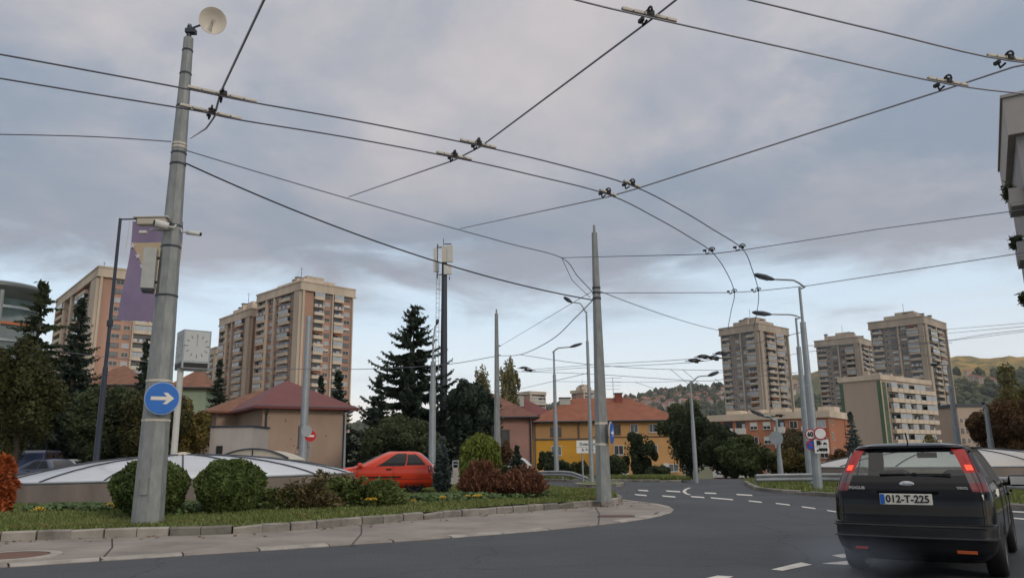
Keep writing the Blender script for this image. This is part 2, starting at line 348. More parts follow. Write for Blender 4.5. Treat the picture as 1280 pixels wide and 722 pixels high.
# manhole covers
c = G(12, 694.5, .04); mh = thing('manhole_cover', 'rust brown round manhole cover with pale ring at the left apron edge', 'manhole cover', c)
MB().lathe([(.0,.012),(.50,.012),(.52,.0)], n=32, cap=False).build('lid', rust, mh); MB().lathe([(.525,.012),(.69,.010),(.70,-.02)], n=32, cap=False).build('rim', apron_e, mh)
c = G(770, 644.5, .035); mh = thing('manhole_cover', 'thin rusty drain cover set in the apron below the island nose', 'manhole cover', c, R(-8))
MB().bevbox((0,0,.004), (.75,.5,.014), .004).build('lid', rust, mh); MB().box((0,-.27,.003), (.85,.04,.012)).box((0,.27,.003), (.85,.04,.012)).box((-.40,0,.003), (.04,.5,.012)).box((.40,0,.003), (.04,.5,.012)).build('rim', steel_d, mh)
# plaza behind the lawn
pl = [Vector(p) for p in ((-1.6,33.9,0),(-3,33.7,0),(-8,34.6,0),(-16,34.1,0),(-26,31,0),(-60,31,0),(-60,75,0),(-6,75,0),(-2.2,50,0))]
structure('car_park', poly_sheet('car_park', pl, lambda x, y: .20, paved, 6.0), None)
# right verge
vg = smoothline([G(u, v, 0) for u, v in ((930,604.5),(936,608),(946,613.5),(985,617),(1043,621),(1160,628.5),(1265,636),(1420,650))])
kerb('kerb', vg, .16, -.02, .14, 1.0, [concrete_k, concrete_k2, concrete_k3], seed=5)
vi = offset_line(vg, .15)
vp = [Vector((p.x, p.y, 0)) for p in vi]+[Vector((40, 30, 0)), Vector((30, 42, 0)), Vector((11.6, 40.5, 0))]
def verge_z(x, y): return .12+.18*smooth01(0, 8, y-26+.3*x-4)
structure('verge', poly_sheet('verge', vp, lambda x, y: .125, grass_g, 2.0), None)
# far verge in front of the yellow house, and the small traffic island under the lamp post
fv = [G(u, v, 0) for u, v in ((600,599.5),(660,600.5),(760,601.5),(862,602.5))]
fvi = offset_line(fv, .2)
kerb('kerb', fv, .18, -.03, .13, 1.2, [concrete_k, concrete_k2, concrete_k3], seed=8)
structure('verge', poly_sheet('far_verge', [Vector((p.x, p.y, 0)) for p in fvi]+[Vector((9.5, 52, 0)), Vector((-3, 52, 0))], lambda x, y: .11+float(T(x, y)), grass_g, 2.0), None)
isl = [G(u, v, 0) for u, v in ((718,606.5),(728,608.6),(750,609),(775,608),(783,606),(770,603.8),(735,603.8),(718,606.5))]
kerb('kerb', smoothline(isl, 1), .15, -.03, .14, .7, [concrete_k, concrete_k2, concrete_k3], seed=9)
structure('traffic_island', poly_sheet('traffic_island', smoothline(isl[:-1], 1), lambda x, y: .125, grass_g, 2.0), None)

# road markings
mk = MB()
def dash(pts): mk.add([G(u, v, .005) for u, v in pts], [tuple(range(len(pts)))])
dash([(963.7,711),(978,712.6),(1015.4,705),(1001.5,702)])
dash([(880,722.5),(903,724.5),(917,719.7),(897,718.5)])
dash([(1027,703.5),(1056,705.2),(1090,701),(1060,700.2)]); dash([(1040,693.5),(1053,696.6),(1066,694.5),(1054,691.4)])
for (u0, v0), (u1, v1) in [((888,620.8),(917,623.2)),((935,624.6),(953,626.4)),((969,627.7),(988,629.8)),((1001.5,632),(1020,634.2)),((1033,636.5),(1050,639)),((920,616.6),(941,617.8)),((880,614.8),(896,615.4)),
    ((863,619.3),(881,620.4)),((827,618.4),(845,619.8)),((793,616.8),(809,618)),((832,612.2),(851,613.3)),((797,611.3),(811,612)),((713,613),(735,614.2)),((690,610.5),(706,611.3)),((1010,614),(1042,616)),((745,609.5),(760,610)),((1245,637),(1285,639)),((1250,645),(1290,648)),((676,606.5),(690,606.8))]:
    dash([(u0, v0+.1), (u0+1.5, v0+1.5), (u1, v1+1.5), (u1-1.5, v1)])
arc = [(862,609),(857,611),(854.5,613.5),(857,616.2),(862,618)]
for a, b in zip(arc, arc[1:]): dash([(a[0]-1.6, a[1]), (b[0]-1.6, b[1]), (b[0]+2.2, b[1]), (a[0]+2.2, a[1])])
structure('road_markings', mk, paint_w)
# ------------------------------------------------------------------ poles
def gz(x, y): return float(T(x, y))
def pole(label, base_px, zbase, top_px, r0, r1, n=8, name='catenary_pole', m=None, tip=None, bands=(), tip_m=None, Y=None):
    b = G(*base_px, zbase)
    if Y: b = P(base_px[0], base_px[1], Y); b.z = zbase
    H = P(*top_px, b.y).z-zbase
    t = thing(name, label, 'pole', b, 0, None)
    mb = MB(); k = 5
    mb.tube([(0,0,H*i/k) for i in range(k+1)], [r0+(r1-r0)*i/k for i in range(k+1)], n, ph=math.pi/n)
    o = mb.build('shaft', m or steel, t)
    if tip: MB().tube([(0,0,H-.02),(0,0,H+tip)], [r1*.5, r1*.42], 8).build('tip', m or steel, t)
    if bands:
        for z in bands:
            r = r0+(r1-r0)*z/H+.012
            MB().tube([(0,0,z-.03),(0,0,z+.03)], r, n, ph=math.pi/n).build('band', pale if n == 8 and r > .2 else steel_d, t)
    return t, b, H, (lambda z: r0+(r1-r0)*z/H)
def zat(v, u, Y): return P(u, v, Y).z
# main pole
MP, mb0, MH, mr = pole('tall grey steel pole with dish, cameras and blue arrow sign in the left lawn', (184,655), .155, (235,48), .305, .105, tip=.35)
Ym = mb0.y
def mz(v): return zat(v, 210, Ym)-mb0.z
for v in (64,93,134,181,185,192,206,283,309,370,476,525):
    z = mz(v); r = mr(z)+.010
    MB().tube([(0,0,z-.022),(0,0,z+.022)], r, 8, ph=math.pi/8).build('band', pale if v in (181,185,476,525) else steel_d, MP)
MB().bevbox((0,-mr(.75)-.0,.75), (.16,.03,.34), .008).build('hatch', steel, MP)
def on_main(v, dx=0., dy=0.): return Vector((mb0.x+dx, mb0.y+dy, mz(v)+mb0.z))
# dish
d = thing('satellite_dish', 'round off-white dish on an arm at the top of the tall left pole', 'dish', on_main(40))
c = P(266, 26, Ym)-on_main(40); nrm = (CAM-(on_main(40)+c)).normalized(); nrm = (nrm+Vector((.25,-.15,-.15))).normalized()
Mq = nrm.to_track_quat('Z', 'Y').to_matrix()
prof = [(.001,-.075),(.09,-.07),(.18,-.045),(.25,-.012),(.295,.0),(.305,.004),(.295,-.012),(.25,-.03),(.18,-.065),(.09,-.092),(.001,-.098)]
MB().lathe(prof, c, 32, M=Mq, cap=False).build('reflector', mat('dish_paint', (.78,.72,.62), .45, .06, 3), d, True)
MB().tube([c+Mq@Vector((0,0,-.07)), c+Mq@Vector((0,0,.12))], .018, 8).tube([c+Mq@Vector((0,-.26,.0)), c+Mq@Vector((0,0,.12))], .008, 6).box(c+Mq@Vector((0,0,.14)), (.07,.07,.06), M=Mq).build('feed', offw, d)
MB().tube([(0,0,-.05), Vector((.10,-.03,.08)), c*.75+Mq@Vector((0,0,-.12)), c+Mq@Vector((0,0,-.09))], .024, 8).tube([(0,0,-.22),(0,0,.14)], .055, 10).box((.04,0,.0), (.22,.16,.10)).build('arm', steel_d, d)
# cameras
def cctv(label, pp, target, L=.30, r=.055, shroud=True):
    t = thing('security_camera', label, 'camera', pp)
    dr = (Vector(target)-pp).normalized(); M3 = dr.to_track_quat('Y', 'Z').to_matrix()
    MB().lathe([(r,0),(r*1.02,L*.3),(r,L)], n=16, M=M3 @ Matrix.Rotation(R(-90), 3, 'X')).build('housing', offw, t, True)
    MB().lathe([(r*.85,0),(r*.85,.012)], dr*L, 16, M=M3 @ Matrix.Rotation(R(-90), 3, 'X')).build('lens', black, t)
    MB().tube([-dr*.02, -dr*.12, -dr*.16+Vector((0,0,.08))], .02, 8).build('bracket', offw, t)
    return t
pc = on_main(288, -.02, -.36); cctv('white bullet camera with black lens on the left side of the tall pole', pc+Vector((.06,.06,0)), pc+Vector((-.7,-.55,.08)), .28, .085)
pc = on_main(291, .33, -.02); cctv('small grey bullet camera on the right side of the tall pole', pc, pc+Vector((.9,-.1,-.16)), .32, .045)
# camera housing fitted on the pole (long flat housing)
t = thing('traffic_camera', 'long beige camera housing mounted left of the tall pole in front of the banner', 'camera', on_main(280))
MB().bevbox((-.34,-.22,-.02), (.62,.17,.15), .03).build('housing', mat('housing_beige', (.45,.41,.34), .5, .08, 4), t); MB().bevbox((-.36,-.22,.075), (.74,.21,.03), .01).build('sun_shield', offw, t); MB().box((-.02,-.12,-.04), (.12,.2,.08)).build('bracket', steel_d, t); MB().bevbox((-.655,-.22,-.02), (.02,.13,.11), .004).build('lens', black, t)
t = thing('security_camera', 'tiny white stub camera under the beige camera housing', 'camera', on_main(291.5, -.36, -.3))
MB().bevbox((-.12,0,-.06), (.16,.08,.07), .02).build('housing', offw, t); MB().tube([(.02,0,0),(.34,.22,.03)], .02, 8).build('bracket', offw, t)
# cabinet box
t = thing('equipment_box', 'tall grey-green equipment box strapped to the left side of the tall pole', 'box', on_main(338))
h = abs(mz(312)-mz(362)); MB().bevbox((-.36,-.12,0), (.26,.34,h), .015, rz=R(18)).build('case', greyb, t); MB().bevbox((-.36,-.12,-h/2-.03), (.22,.30,.05), .01, rz=R(18)).build('gland_plate', steel_d, t); MB().box((-.2,-.04,h*.3), (.18,.06,.04)).box((-.2,-.04,-h*.3), (.18,.06,.04)).build('bracket', steel_d, t)
# blue round sign
def round_sign(label, c, d, faceto, M_face, name='road_sign', border=white, face=None):
    t = thing(name, label, 'sign', c)
    nn = (Vector(faceto)-c); nn.z = 0; nn.normalize(); rz = math.atan2(nn.x, -nn.y); rz = math.atan2(nn.y, nn.x)+R(90); t.rotation_euler.z = rz
    Ry = Matrix.Rotation(R(90), 3, 'X')
    MB().lathe([(d/2,-.012),(d/2,.012)], n=40, M=Ry).build('plate', border, t)
    return t
Rx = Matrix.Rotation(R(90), 3, 'X')
c = on_main(499, 0.0, -mr(mz(499))-.05); c.x = P(202.5, 499, c.y).x
t = round_sign('round blue sign with a white right-pointing arrow on the tall left pole', c, .66, CAM, None, border=mat('sign_rim', (.25,.38,.62), .5, .06, 4))
MB().lathe([(.312,.0),(.312,.010)], (0,-.016,0), 40, M=Rx).build('face', mat('sign_face_blue', (.015,.13,.46), .45, .1, 3), t)
arrow = [(-.21,-.035),(.09,-.035),(.015,-.115),(.095,-.115),(.225,0),(.095,.115),(.015,.115),(.09,.035),(-.21,.035)]
MB().xz(arrow, -.031, -.027).build('arrow', mat('sign_arrow_white', (.66,.62,.54), .5, .06, 4), t)
MB().box((.0,.06,.22), (.5,.05,.03)).box((.0,.06,-.22), (.5,.05,.03)).build('bracket', pale, t)
# middle pole
P2, b2, H2, r2 = pole('grey steel pole standing at the nose of the lawn, blue sign seen edge-on', (755,626), .17, (741.5,291), .222, .085, tip=.24)
def z2(v): return zat(v, 748, b2.y)-b2.z
for v in (360,366,373,529,555): MB().tube([(0,0,z2(v)-.03),(0,0,z2(v)+.03)], r2(z2(v))+.012, 8, ph=math.pi/8).build('band', pale if v > 400 else steel_d, P2)
c = Vector((b2.x+.21, b2.y-.08, z2(541)+b2.z))
nrm = (CAM-c); nrm.z = 0; nrm.normalize(); side = Vector((-nrm.y, nrm.x, 0)); 
t = round_sign('blue round arrow sign seen almost edge-on against the middle grey pole', c+Vector((.05,-.05,0)), .62, c+side*1.0*1+nrm*.22, None, border=mat('sign_rim_grey', (.4,.42,.45), .5, .06, 4))
MB().lathe([(.295,.0),(.295,.010)], (0,-.016,0), 40, M=Rx).build('face', blue_s, t); MB().xz([(a*.9, b*.9) for a, b in arrow], -.030, -.027).build('arrow', white, t)
# other catenary poles
P3, b3, H3, r3 = pole('slim grey pole behind the green weeping shrub, left of the pink house', (622,584), .06, (618,392), .215, .10, tip=.25, Y=42)
for v in (432,444): MB().box((.10,0,zat(v,620,b3.y)-b3.z), (.22,.06,.06)).build('bracket', steel_d, P3)
P4, b4, H4, r4 = pole('grey tubular pole in front of the beige house with red metal roof', (377,600), .06, (381.5,395), .26, .17, n=16, m=steel_l, Y=46)
P5, b5, H5, r5 = pole('pale pole cut by the left edge of the photo', (-27,590), .06, (3,362), .17, .11, n=12, Y=40)
# lamp posts
def lamp(label, base_px, zb, top_px, arm_px, r0=.11, r1=.055, knee=.55, name='street_lamp', Yarm=0., head=.55, m=None, Y=None):
    b = G(*base_px, zb)
    if Y: b = P(base_px[0], base_px[1], Y); b.z = zb
    top = P(*top_px, b.y); arm = P(*arm_px, b.y+Yarm)
    t = thing(name, label, 'street lamp', b); m = m or steel_l
    tp = top-b; ar = arm-b; kz = tp.z*knee
    MB().tube([(0,0,0),(0,0,kz),(0,0,kz+.02),(0,0,tp.z*.82),(0,0,tp.z*.82+.02), (0,0,tp.z)], [r0, r0*.85, r0*.72, r0*.62, r1, r1*.9], 12).build('pole', m, t)
    e = tp.lerp(ar, .72); mid = tp+Vector(((ar.x-tp.x)*.25, (ar.y-tp.y)*.25, (ar.z-tp.z)*.62))
    MB().tube([(0,0,tp.z-.05), tp, tp.lerp(mid, .5)+Vector((0,0,.03)), mid, e], [r1*.9, r1*.85, r1*.7, r1*.65, r1*.6], 8).build('arm', m, t)
    dr = (ar-e).normalized(); M3 = dr.to_track_quat('X', 'Z').to_matrix(); L = head
    hb = MB(); hb.tube([e-dr*.05, e+dr*.1*L, e+dr*.4*L, e+dr*.85*L, e+dr*L], [.035, .075, .11, .085, .02], 10)
    o = hb.build('lamp_head', steel_d, t, True)
    MB().bevbox(e+dr*.5*L+Vector((0,0,-.085)), (L*.5,.13,.04), .015, M=M3).build('lens', pane_m, t)
    return t, b
lamp('street lamp with an arm to the left, beside the white street name board', (740,602), .12, (731.5,389), (707.5,373), .125, .05, knee=.40, head=.5)
lamp('street lamp with an arm to the right in front of the yellow house', (696,598.5), -.05, (691,440), (721,431), .17, .07, knee=.5, head=.9)
lamp('street lamp in front of the dark trees, arm to the right', (870.5,603), -.0, (867,476), (893,466.5), .12, .05, knee=.6, head=.6)
LB, lb = lamp('taller of the two arm lamps behind the right guardrail', (1023,612), .12, (1006,359), (951,345), .17, .055, knee=.50, head=.75)
lamp('lower street lamp just left of the taller lamp behind the right guardrail', (1014,606), .12, (1001,397), (948,391), .16, .05, knee=.45, head=.8)
lamp('leaning-looking lamp post left of the round autumn tree with its arm to the left', (1202,590), -.3, (1187.5,457), (1166,455.5), .22, .06, knee=.45, head=.5, Y=52)
t, b = lamp('short grey post in front of the round autumn tree', (1244,592), -.2, (1231,508), (1229,503.5), .20, .12, head=.15, Y=46)
lamp('thin grey pole with a small lamp left of the lattice mast', (540,590), .06, (542.5,420), (547,400), .24, .07, knee=.62, head=.4, Y=50)
lamp('thin lamp post at the right corner of the beige house', (430,585), .06, (431.5,517), (437,515), .09, .06, head=.4, Y=56)
lamp('thin pole with a round plate behind the bushes near the brick flats', (976,592), -.3, (966,524), (950,517.5), .17, .08, knee=.4, head=.8, Y=44)
c = P(970,547,43.6); t = round_sign('blank grey round plate seen from behind on the thin pole near brick flats', c, .75, CAM, None, border=steel_l); MB().box((0,.05,0), (.1,.06,.5)).build('bracket', steel_d, t)
# mast with antennas
b = Vector((P(554,560,66).x, 66, 0)); t = thing('antenna_mast', 'dark antenna mast with ladder and white panel antennas above the spruce', 'antenna mast', b)
mh = P(554,312,66).z
MB().tube([(0,0,0),(0,0,mh*.5),(0,0,mh)], [.34,.30,.22], 12).build('pole', steel_d, t)
L = MB(); lx = -.55
for x in (lx-.13, lx+.13): L.tube([(x,-.2,0),(x,-.2,mh-2.2)], .025, 5)
for k in range(int((mh-2.2)/.42)): L.box((lx,-.2,.3+k*.42), (.26,.03,.03))
for k in range(9): L.box((lx/2,-.1,1+k*1.85), (abs(lx)+.1,.04,.05))
L.build('ladder', steel_l, t)
def zz(v): return P(554, v, 66).z
for (u, v0, v1, w) in ((544.5,310,340,.32),(556,309,329,.42),(563,308,329,.52)):
    MB().bevbox((P(u,v0,66).x-b.x, -.35 if u > 550 else -.1, (zz(v0)+zz(v1))/2), (w, .2, zz(v0)-zz(v1)), .04).build('panel_antenna', mat('antenna_panel_%d' % u, (.50,.47,.40) if u == 556 else (.50,.50,.47), .5, .05, 3), t)
MB().bevbox((P(560,338,66).x-b.x, -.3, zz(338)), (.7,.25,.9), .05).build('radio_unit', offw, t); MB().bevbox((P(547,334,66).x-b.x, -.1, zz(334)), (.28,.3,.9), .05).build('radio_unit', steel_l, t)
MB().tube([(-.7,0,zz(309)),(.0,0,zz(309))], .05, 6).tube([(-.7,0,zz(343)),(.0,0,zz(343))], .05, 6).tube([(-.62,0,zz(305)),(-.62,0,zz(348))], .05, 6).tube([(.6,-.1,zz(305.5)),(.0,0,zz(305))], .05, 6).tube([(.45,-.1,zz(346)),(.45,-.1,zz(350))], .04, 6).build('bracket', steel_d, t)
MB().tube([(-.05,0,mh),(-.1,0,mh+1.0)], .03, 6).build('rod', steel_d, t)

# ------------------------------------------------------------------ banner
bb_ = G(115, 626, .17); bt = P(153, 273, bb_.y); t = thing('flag_pole', 'thin dark blue-grey flag pole with cone foot standing in the lawn', 'flag pole', bb_)
navy = mat('navy_pole', (.028,.035,.055), .45, .15, 3)
hb = bt.z-bb_.z; MB().tube([(0,0,.1),(0,0,hb*.45),(0,0,hb*.46),(0,0,hb)], [.10,.085,.062,.05], 12).build('shaft', navy, t)
MB().lathe([(.40,0),(.38,.03),(.12,.34),(.10,.5)], n=16).build('foot', navy, t); MB().tube([(0,0,hb-.03),(.45,.02,hb-.02),(1.95,.06,hb-.16)], .028, 8).build('arm', navy, t)
MB().tube([(0,0,hb*.60),(0,0,hb*.60+.2)], .10, 12).build('band', navy, t); MB().tube([(.36,-.02,hb-.05),(.30,-.02,hb-1.1)], .010, 6).build('cord', pale, t)
cloth = mat('flag_purple', (.185,.145,.24), .85, .14, .9, .1, col2=(.235,.19,.29)); cloth2 = mat('flag_sand', (.44,.35,.24), .85, .1, 1.2); cloth3 = mat('flag_star', (.55,.50,.52), .85, .06, 2)
W_, H_ = 1.75, 3.5; fl = bb_+Vector((.42, .03, hb-.10)); ft = thing('flag', 'purple flag with a sand triangle and white stars hanging behind the tall pole', 'flag', fl)
def fpos(s, q): # s across 0..1, q down 0..1
    return Vector((s*W_-.17*q+.02*math.sin(q*5), .05*math.sin(s*7+q*3)+.05*math.sin(q*6)+.25*s*q, -q*H_-.03*s))
fb = MB(); N1, N2 = 96, 150
def inside_tri(s, q): 
    return .215 < q and q < .215+.80*(s-.0)*1.0 and s < 1.0 and q < .90
vs = [fpos(i/N1, j/N2) for j in range(N2+1) for i in range(N1+1)]; fs = []; ms = []
for j in range(N2):
    for i in range(N1):
        s_, q_ = (i+.5)/N1, (j+.5)/N2
        fs.append((j*(N1+1)+i, (j+1)*(N1+1)+i, (j+1)*(N1+1)+i+1, j*(N1+1)+i+1)); ms.append(1 if inside_tri(s_, q_*1.0) else 0)
fb.v = [tuple(v) for v in vs]; fb.f = fs; fb.m = ms
fb.build('cloth', [cloth, cloth2], ft, True)
for k in range(7):
    s_ = .04+.135*k; q_ = .245+.105*k
    if q_ > .95: break
    o = fpos(s_, q_); st = []
    for a in range(10):
        rr = .125 if a % 2 == 0 else .05; th = R(90+36*a); st.append((o.x+rr*math.cos(th), o.z+rr*math.sin(th)))
    MB().xz(st, o.y-.035, o.y-.03).build('star', cloth3, ft)

# clock
cb = G(222, 588, .10); cb.y = 27; cb = Vector((P(217.5,566,27).x, 27, .06)); ct = thing('street_clock', 'square white two-faced street clock on a pale post behind the tall pole', 'clock', cb)
zt, zb_ = P(237,413,27).z-cb.z, P(237,461,27).z-cb.z
MB().tube([(0,0,0),(0,0,zb_)], .105, 14).build('post', mat('clock_post', (.46,.46,.43), .5, .08, 2), ct)
hh = zt-zb_; s = .88; ca = R(37)
Rb = Matrix.Rotation(ca, 3, 'Z'); cc = Vector((.26, .30, (zt+zb_)/2))
bx = MB().bevbox(cc, (s+.06, s+.06, hh), .02, M=Rb).build('case', steel_l, ct)
face_m = mat('clock_face', (.42,.44,.44), .5, .04, 2)
for ang in (0, -90):
    Mf = Matrix.Rotation(ca+R(ang), 3, 'Z'); fw = Mf @ Vector((0,-1,0)); rt = Mf @ Vector((1,0,0)); ctr = cc+fw*(s/2+.034)
    fm = MB().box(ctr+Vector((0,0,.11)), (s-.06,.006,hh-.33), M=Mf).build('face', face_m, ct)
    MB().box(ctr+Vector((0,0,-hh/2+.12)), (s-.06,.006,.17), M=Mf).build('display', black, ct)
    up = Vector((0,0,1)); cf = ctr+fw*.006+up*.11
    for k in range(12):
        a = R(30*k); q = cf+rt*(math.sin(a)*.36)+up*(math.cos(a)*.36)
        M2 = Mf @ Matrix.Rotation(a, 3, 'Y'); MB().box(q, (.022,.004,.11 if k % 3 else .13), M=M2).build('hour_mark', steel_d, ct)
    MB().box(cf+up*.17, (.05,.004,.36), M=Mf).build('hands', steel_l, ct)

# street name board
b = G(730, 601.5, .12); b.y += .5; zc = P(736,558,b.y).z; t = thing('street_sign', 'white street name board with dark lettering on a thin post beside the lamp', 'sign', (b.x, b.y, .11))
MB().tube([(.0,0,0),(0,0,zc+.25)], .045, 8).build('post', steel_l, t); wz = 1.35
MB().bevbox((.37,-.06,zc-.11), (wz,.03,.66), .01).build('board', white, t)
m1 = text_mb('Dolac Malta', .21, .004, .004); MB().merge(m1, Matrix.Translation((.37,-.081,zc+.03))).build('lettering', ink, t)
m1 = text_mb('B. Potok', .19, .004, .002); MB().merge(m1, Matrix.Translation((.30,-.081,zc-.27))).build('lettering', ink, t)
MB().box((.37,-.078,zc-.115), (wz,.006,.018)).build('divider', steel_l, t)

# signs on the right lamp pole
def rsign(label, u, v, d, Yo, ring, face, rz_to=CAM):
    c = P(u, v, lb.y-Yo); t = round_sign(label, c, d, rz_to, None, border=ring)
    MB().lathe([(d*.40,.0),(d*.40,.010)], (0,-.016,0), 40, M=Rx).build('face', face, t); MB().box((0,.06,0), (.08,.1,.10)).build('bracket', steel_d, t); return t
d1 = 15.5*mpp(P(1025,541,lb.y))
t = rsign('round white sign with thin red ring, empty inside, on the right lamp pole', 1025.5, 541.5, d1, .45, red_s, white)
t = rsign('round speed limit sign reading 60 with red ring on the right lamp pole', 1013.5, 542.5, d1*.86, .25, red_s, white)
MB().merge(text_mb('60', d1*.50, .003, .012, .85), Matrix.Translation((-.02,-.030,0))).build('lettering', ink, t)
t = rsign('round blue no-parking sign with red ring below the 60 sign', 1014.5, 556, d1*.84, .25, red_s, blue_s)
MB().box((0,-.029,0), (d1*.66,.004,d1*.075), M=Matrix.Rotation(R(45), 3, 'Y')).build('red_bar', red_s, t)
c = P(1027, 557.5, lb.y-.42); hp = mpp(c); t = thing('road_sign', 'white square plate with small truck, car and tractor symbols under the empty red ring', 'sign', c); t.rotation_euler.z = math.atan2(c.x, -c.y)*0-math.atan2(c.x, c.y)
MB().bevbox((0,0,0), (17*hp,.02,17*hp), .006).build('plate', white, t); MB().box((0,-.013,-.2*hp), (17*hp,.006,.4*hp)).build('divider', steel_l, t)
sy = MB(); q = hp
for poly in ([(-5.5,2),(-1,2),(-1,7),(-5.5,7)], [(-.6,2.4),(.4,2.4),(.4,5),(-.6,5.4)], [(2,2.6),(6.5,2.6),(6.5,3.8),(5.6,3.9),(5,5),(3.2,5),(2.6,3.9),(2,3.7)], [(-3.5,-5.4),(6.6,-5.4),(6.6,-2),(-3.5,-2)], [(-6,-5.6),(-3.8,-5.6),(-3.8,-3.6),(-6,-4.2)]): sy.xz([(a*q, b*q) for a, b in poly], -.017, -.012)
for x, z in ((-4.6,1.8),(-2,1.8),(3,2.4),(5.6,2.4),(-5,-6),(-1,-5.8),(2.2,-5.8),(5,-5.8)): sy.lathe([(.75*q,0),(.75*q,.005)], (x*q,-.013,z*q), 12, M=Rx)
sy.build('symbols', ink, t)
# small red round sign by the beige house
c = P(388,544.5,44); t = round_sign('small round red sign with a white bar at the beige house corner', c, .62, CAM, None, border=red_s); MB().xz([(-.2,-.05),(.2,-.05),(.2,.05),(-.2,.05)], -.02, -.014).build('bar', white, t); MB().tube([(0,.05,.2),(0,.05,-c.z+.06)], .035, 8).build('post', steel_l, t)
c = P(383,541,43.4); t = round_sign('grey round sign back on the pole in front of the beige house', Vector((c.x, c.y, P(383,538,43).z)), .62, CAM+Vector((20,0,0)), None, border=steel_l); MB().box((0,.05,0), (.1,.08,.5)).build('bracket', steel_d, t)

# ------------------------------------------------------------------ guardrails
def guardrail(label, line, zt, cap=None, h=.62, step=2.6):
    t = thing('guardrail', label, 'guardrail', (line[0].x, line[0].y, 0)); o = Vector((line[0].x, line[0].y, 0))
    prof = [(-.0,.155),(-.03,.15),(-.06,.11),(-.06,.06),(-.02,.02),(-.02,-.02),(-.06,-.06),(-.06,-.11),(-.03,-.15),(-.0,-.155)]
    L = resample(line, 1.0)+[Vector(line[-1])]; n = len(prof); vs = []; fs = []
    for i, p in enumerate(L):
        d = (L[min(i+1, len(L)-1)]-L[max(i-1, 0)]); d.z = 0; d.normalize(); s = Vector((-d.y, d.x, 0))
        for a, z in prof: vs.append(p-o+s*(-a)*-1+Vector((0,0,z)))
    for i in range(len(L)-1):
        for j in range(n-1): fs.append((i*n+j, (i+1)*n+j, (i+1)*n+j+1, i*n+j+1))
    MB().add(vs, fs).build('rail', mat('guardrail_zinc', (.33,.34,.345), .45, .2, 1.5, .05, .4), t, True)
    for p in resample(line, step):
        q = p-o; MB().box((q.x, q.y+.10, (q.z+.1)/2+.05), (.10,.07,q.z+.05)).build('post', steel, t)
    return t
gr = [P(946,597,33.5), P(985,596.2,32.8), P(1045,595.8,31), P(1150,598.5,26), P(1262,603,21), P(1360,610,17)]
guardrail('long grey guardrail on the right verge running behind the black car', smoothline(gr, 1), .7)
guardrail('short grey guardrail behind the brown shrubs, its end dropping to the road', [P(640,592,49), P(680,591.2,48), P(712,591.2,46), P(722,594.5,45), P(736,600,44)], .7, step=2.0)
for k, (u0, u1) in enumerate(((566,600),)):
    t = thing('fence', 'grey railing on a low wall behind the small blue spruce', 'fence', (P(u0,590,36).x, 36, .06)); w = P(u1,590,36).x-P(u0,590,36).x; zt = P(570,575.5,36).z-.06; zm = P(570,584,36).z-.06
    MB().box((w/2,0,zm/2), (w,.25,zm)).build('wall', concrete, t); f = MB()
    for i in range(6): f.box((w*i/5, 0, (zt+zm)/2), (.05,.05,zt-zm))
    f.box((w/2,0,zt), (w,.06,.06)).box((w/2,0,(zt+zm)/2), (w,.03,.04)); f.build('railing', steel_l, t)
# ------------------------------------------------------------------ overhead wires
def on_line(A, B, u):
    lo, hi = 0., 1.
    f = lambda t: px(A.lerp(B, t))[0]-u
    s = f(0) > 0
    for _ in range(50):
        m_ = (lo+hi)/2
        if (f(m_) > 0) == s: lo = m_
        else: hi = m_
    return A.lerp(B, lo)
def catmull(pts, n=8):
    pts = [Vector(p) for p in pts]; q = [pts[0]*2-pts[1]]+pts+[pts[-1]*2-pts[-2]]; out = []
    for i in range(1, len(q)-2):
        for k in range(n):
            t = k/n; a, b, c, d = q[i-1:i+3]
            out.append(.5*((2*b)+(c-a)*t+(2*a-5*b+4*c-d)*t*t+(3*b-a-3*c+d)*t**3))
    return out+[pts[-1]]
def sag(A, B, s, n=14): return [A.lerp(B, k/n)+Vector((0,0,-4*s*(k/n)*(1-k/n))) for k in range(n+1)]
def wire(label, pts, r, m=wire_m, name='overhead_wire', cat='wire', group=None):
    b = MB().tube(pts, r, 6); o = b.build(name, m, None, True); return tag(o, label, cat, group)
ZC = 5.5
C1 = [G(-130,45,ZC)]+[G(u,v,ZC) for u,v in ((0,68),(120,90),(240,112.5),(310,127),(450,152),(598,182),(700,206),(790,232),(850,262),(890,286),(928,311),(940,336),(948,364),(947,385),(942,410))]
C2 = [G(-130,77,ZC)]+[G(u,v,ZC) for u,v in ((0,98),(120,118),(240,137.5),(300,150),(430,171),(568,197),(660,217.5),(760,243),(820,272),(860,295),(890,315),(908,340),(918,366),(914,388),(910,410))]
wire('upper of the two curving trolley wires passing the tall left pole', catmull(C1, 5), .0098)
wire('lower of the two curving trolley wires passing the tall left pole', catmull(C2, 5), .0098)
C3 = [G(600,-34,ZC)]+[G(u,v,ZC) for u,v in ((720,0),(812,22),(1000,64),(1185,105),(1300,118.5),(1400,122))]
C4 = [G(800,-32,ZC)]+[G(u,v,ZC) for u,v in ((937,0),(1100,39),(1262,76),(1400,84))]
wire('trolley wire crossing the upper right sky through two hangers', catmull(C3, 5), .0095, span_m)
wire('trolley wire cutting the top right corner of the sky', catmull(C4, 5), .0095, span_m)
ZS = 5.56
def g(u, v, z=ZS): return G(u, v, z)
main_hi = lambda v, u=212: P(u, v, Ym-.1)
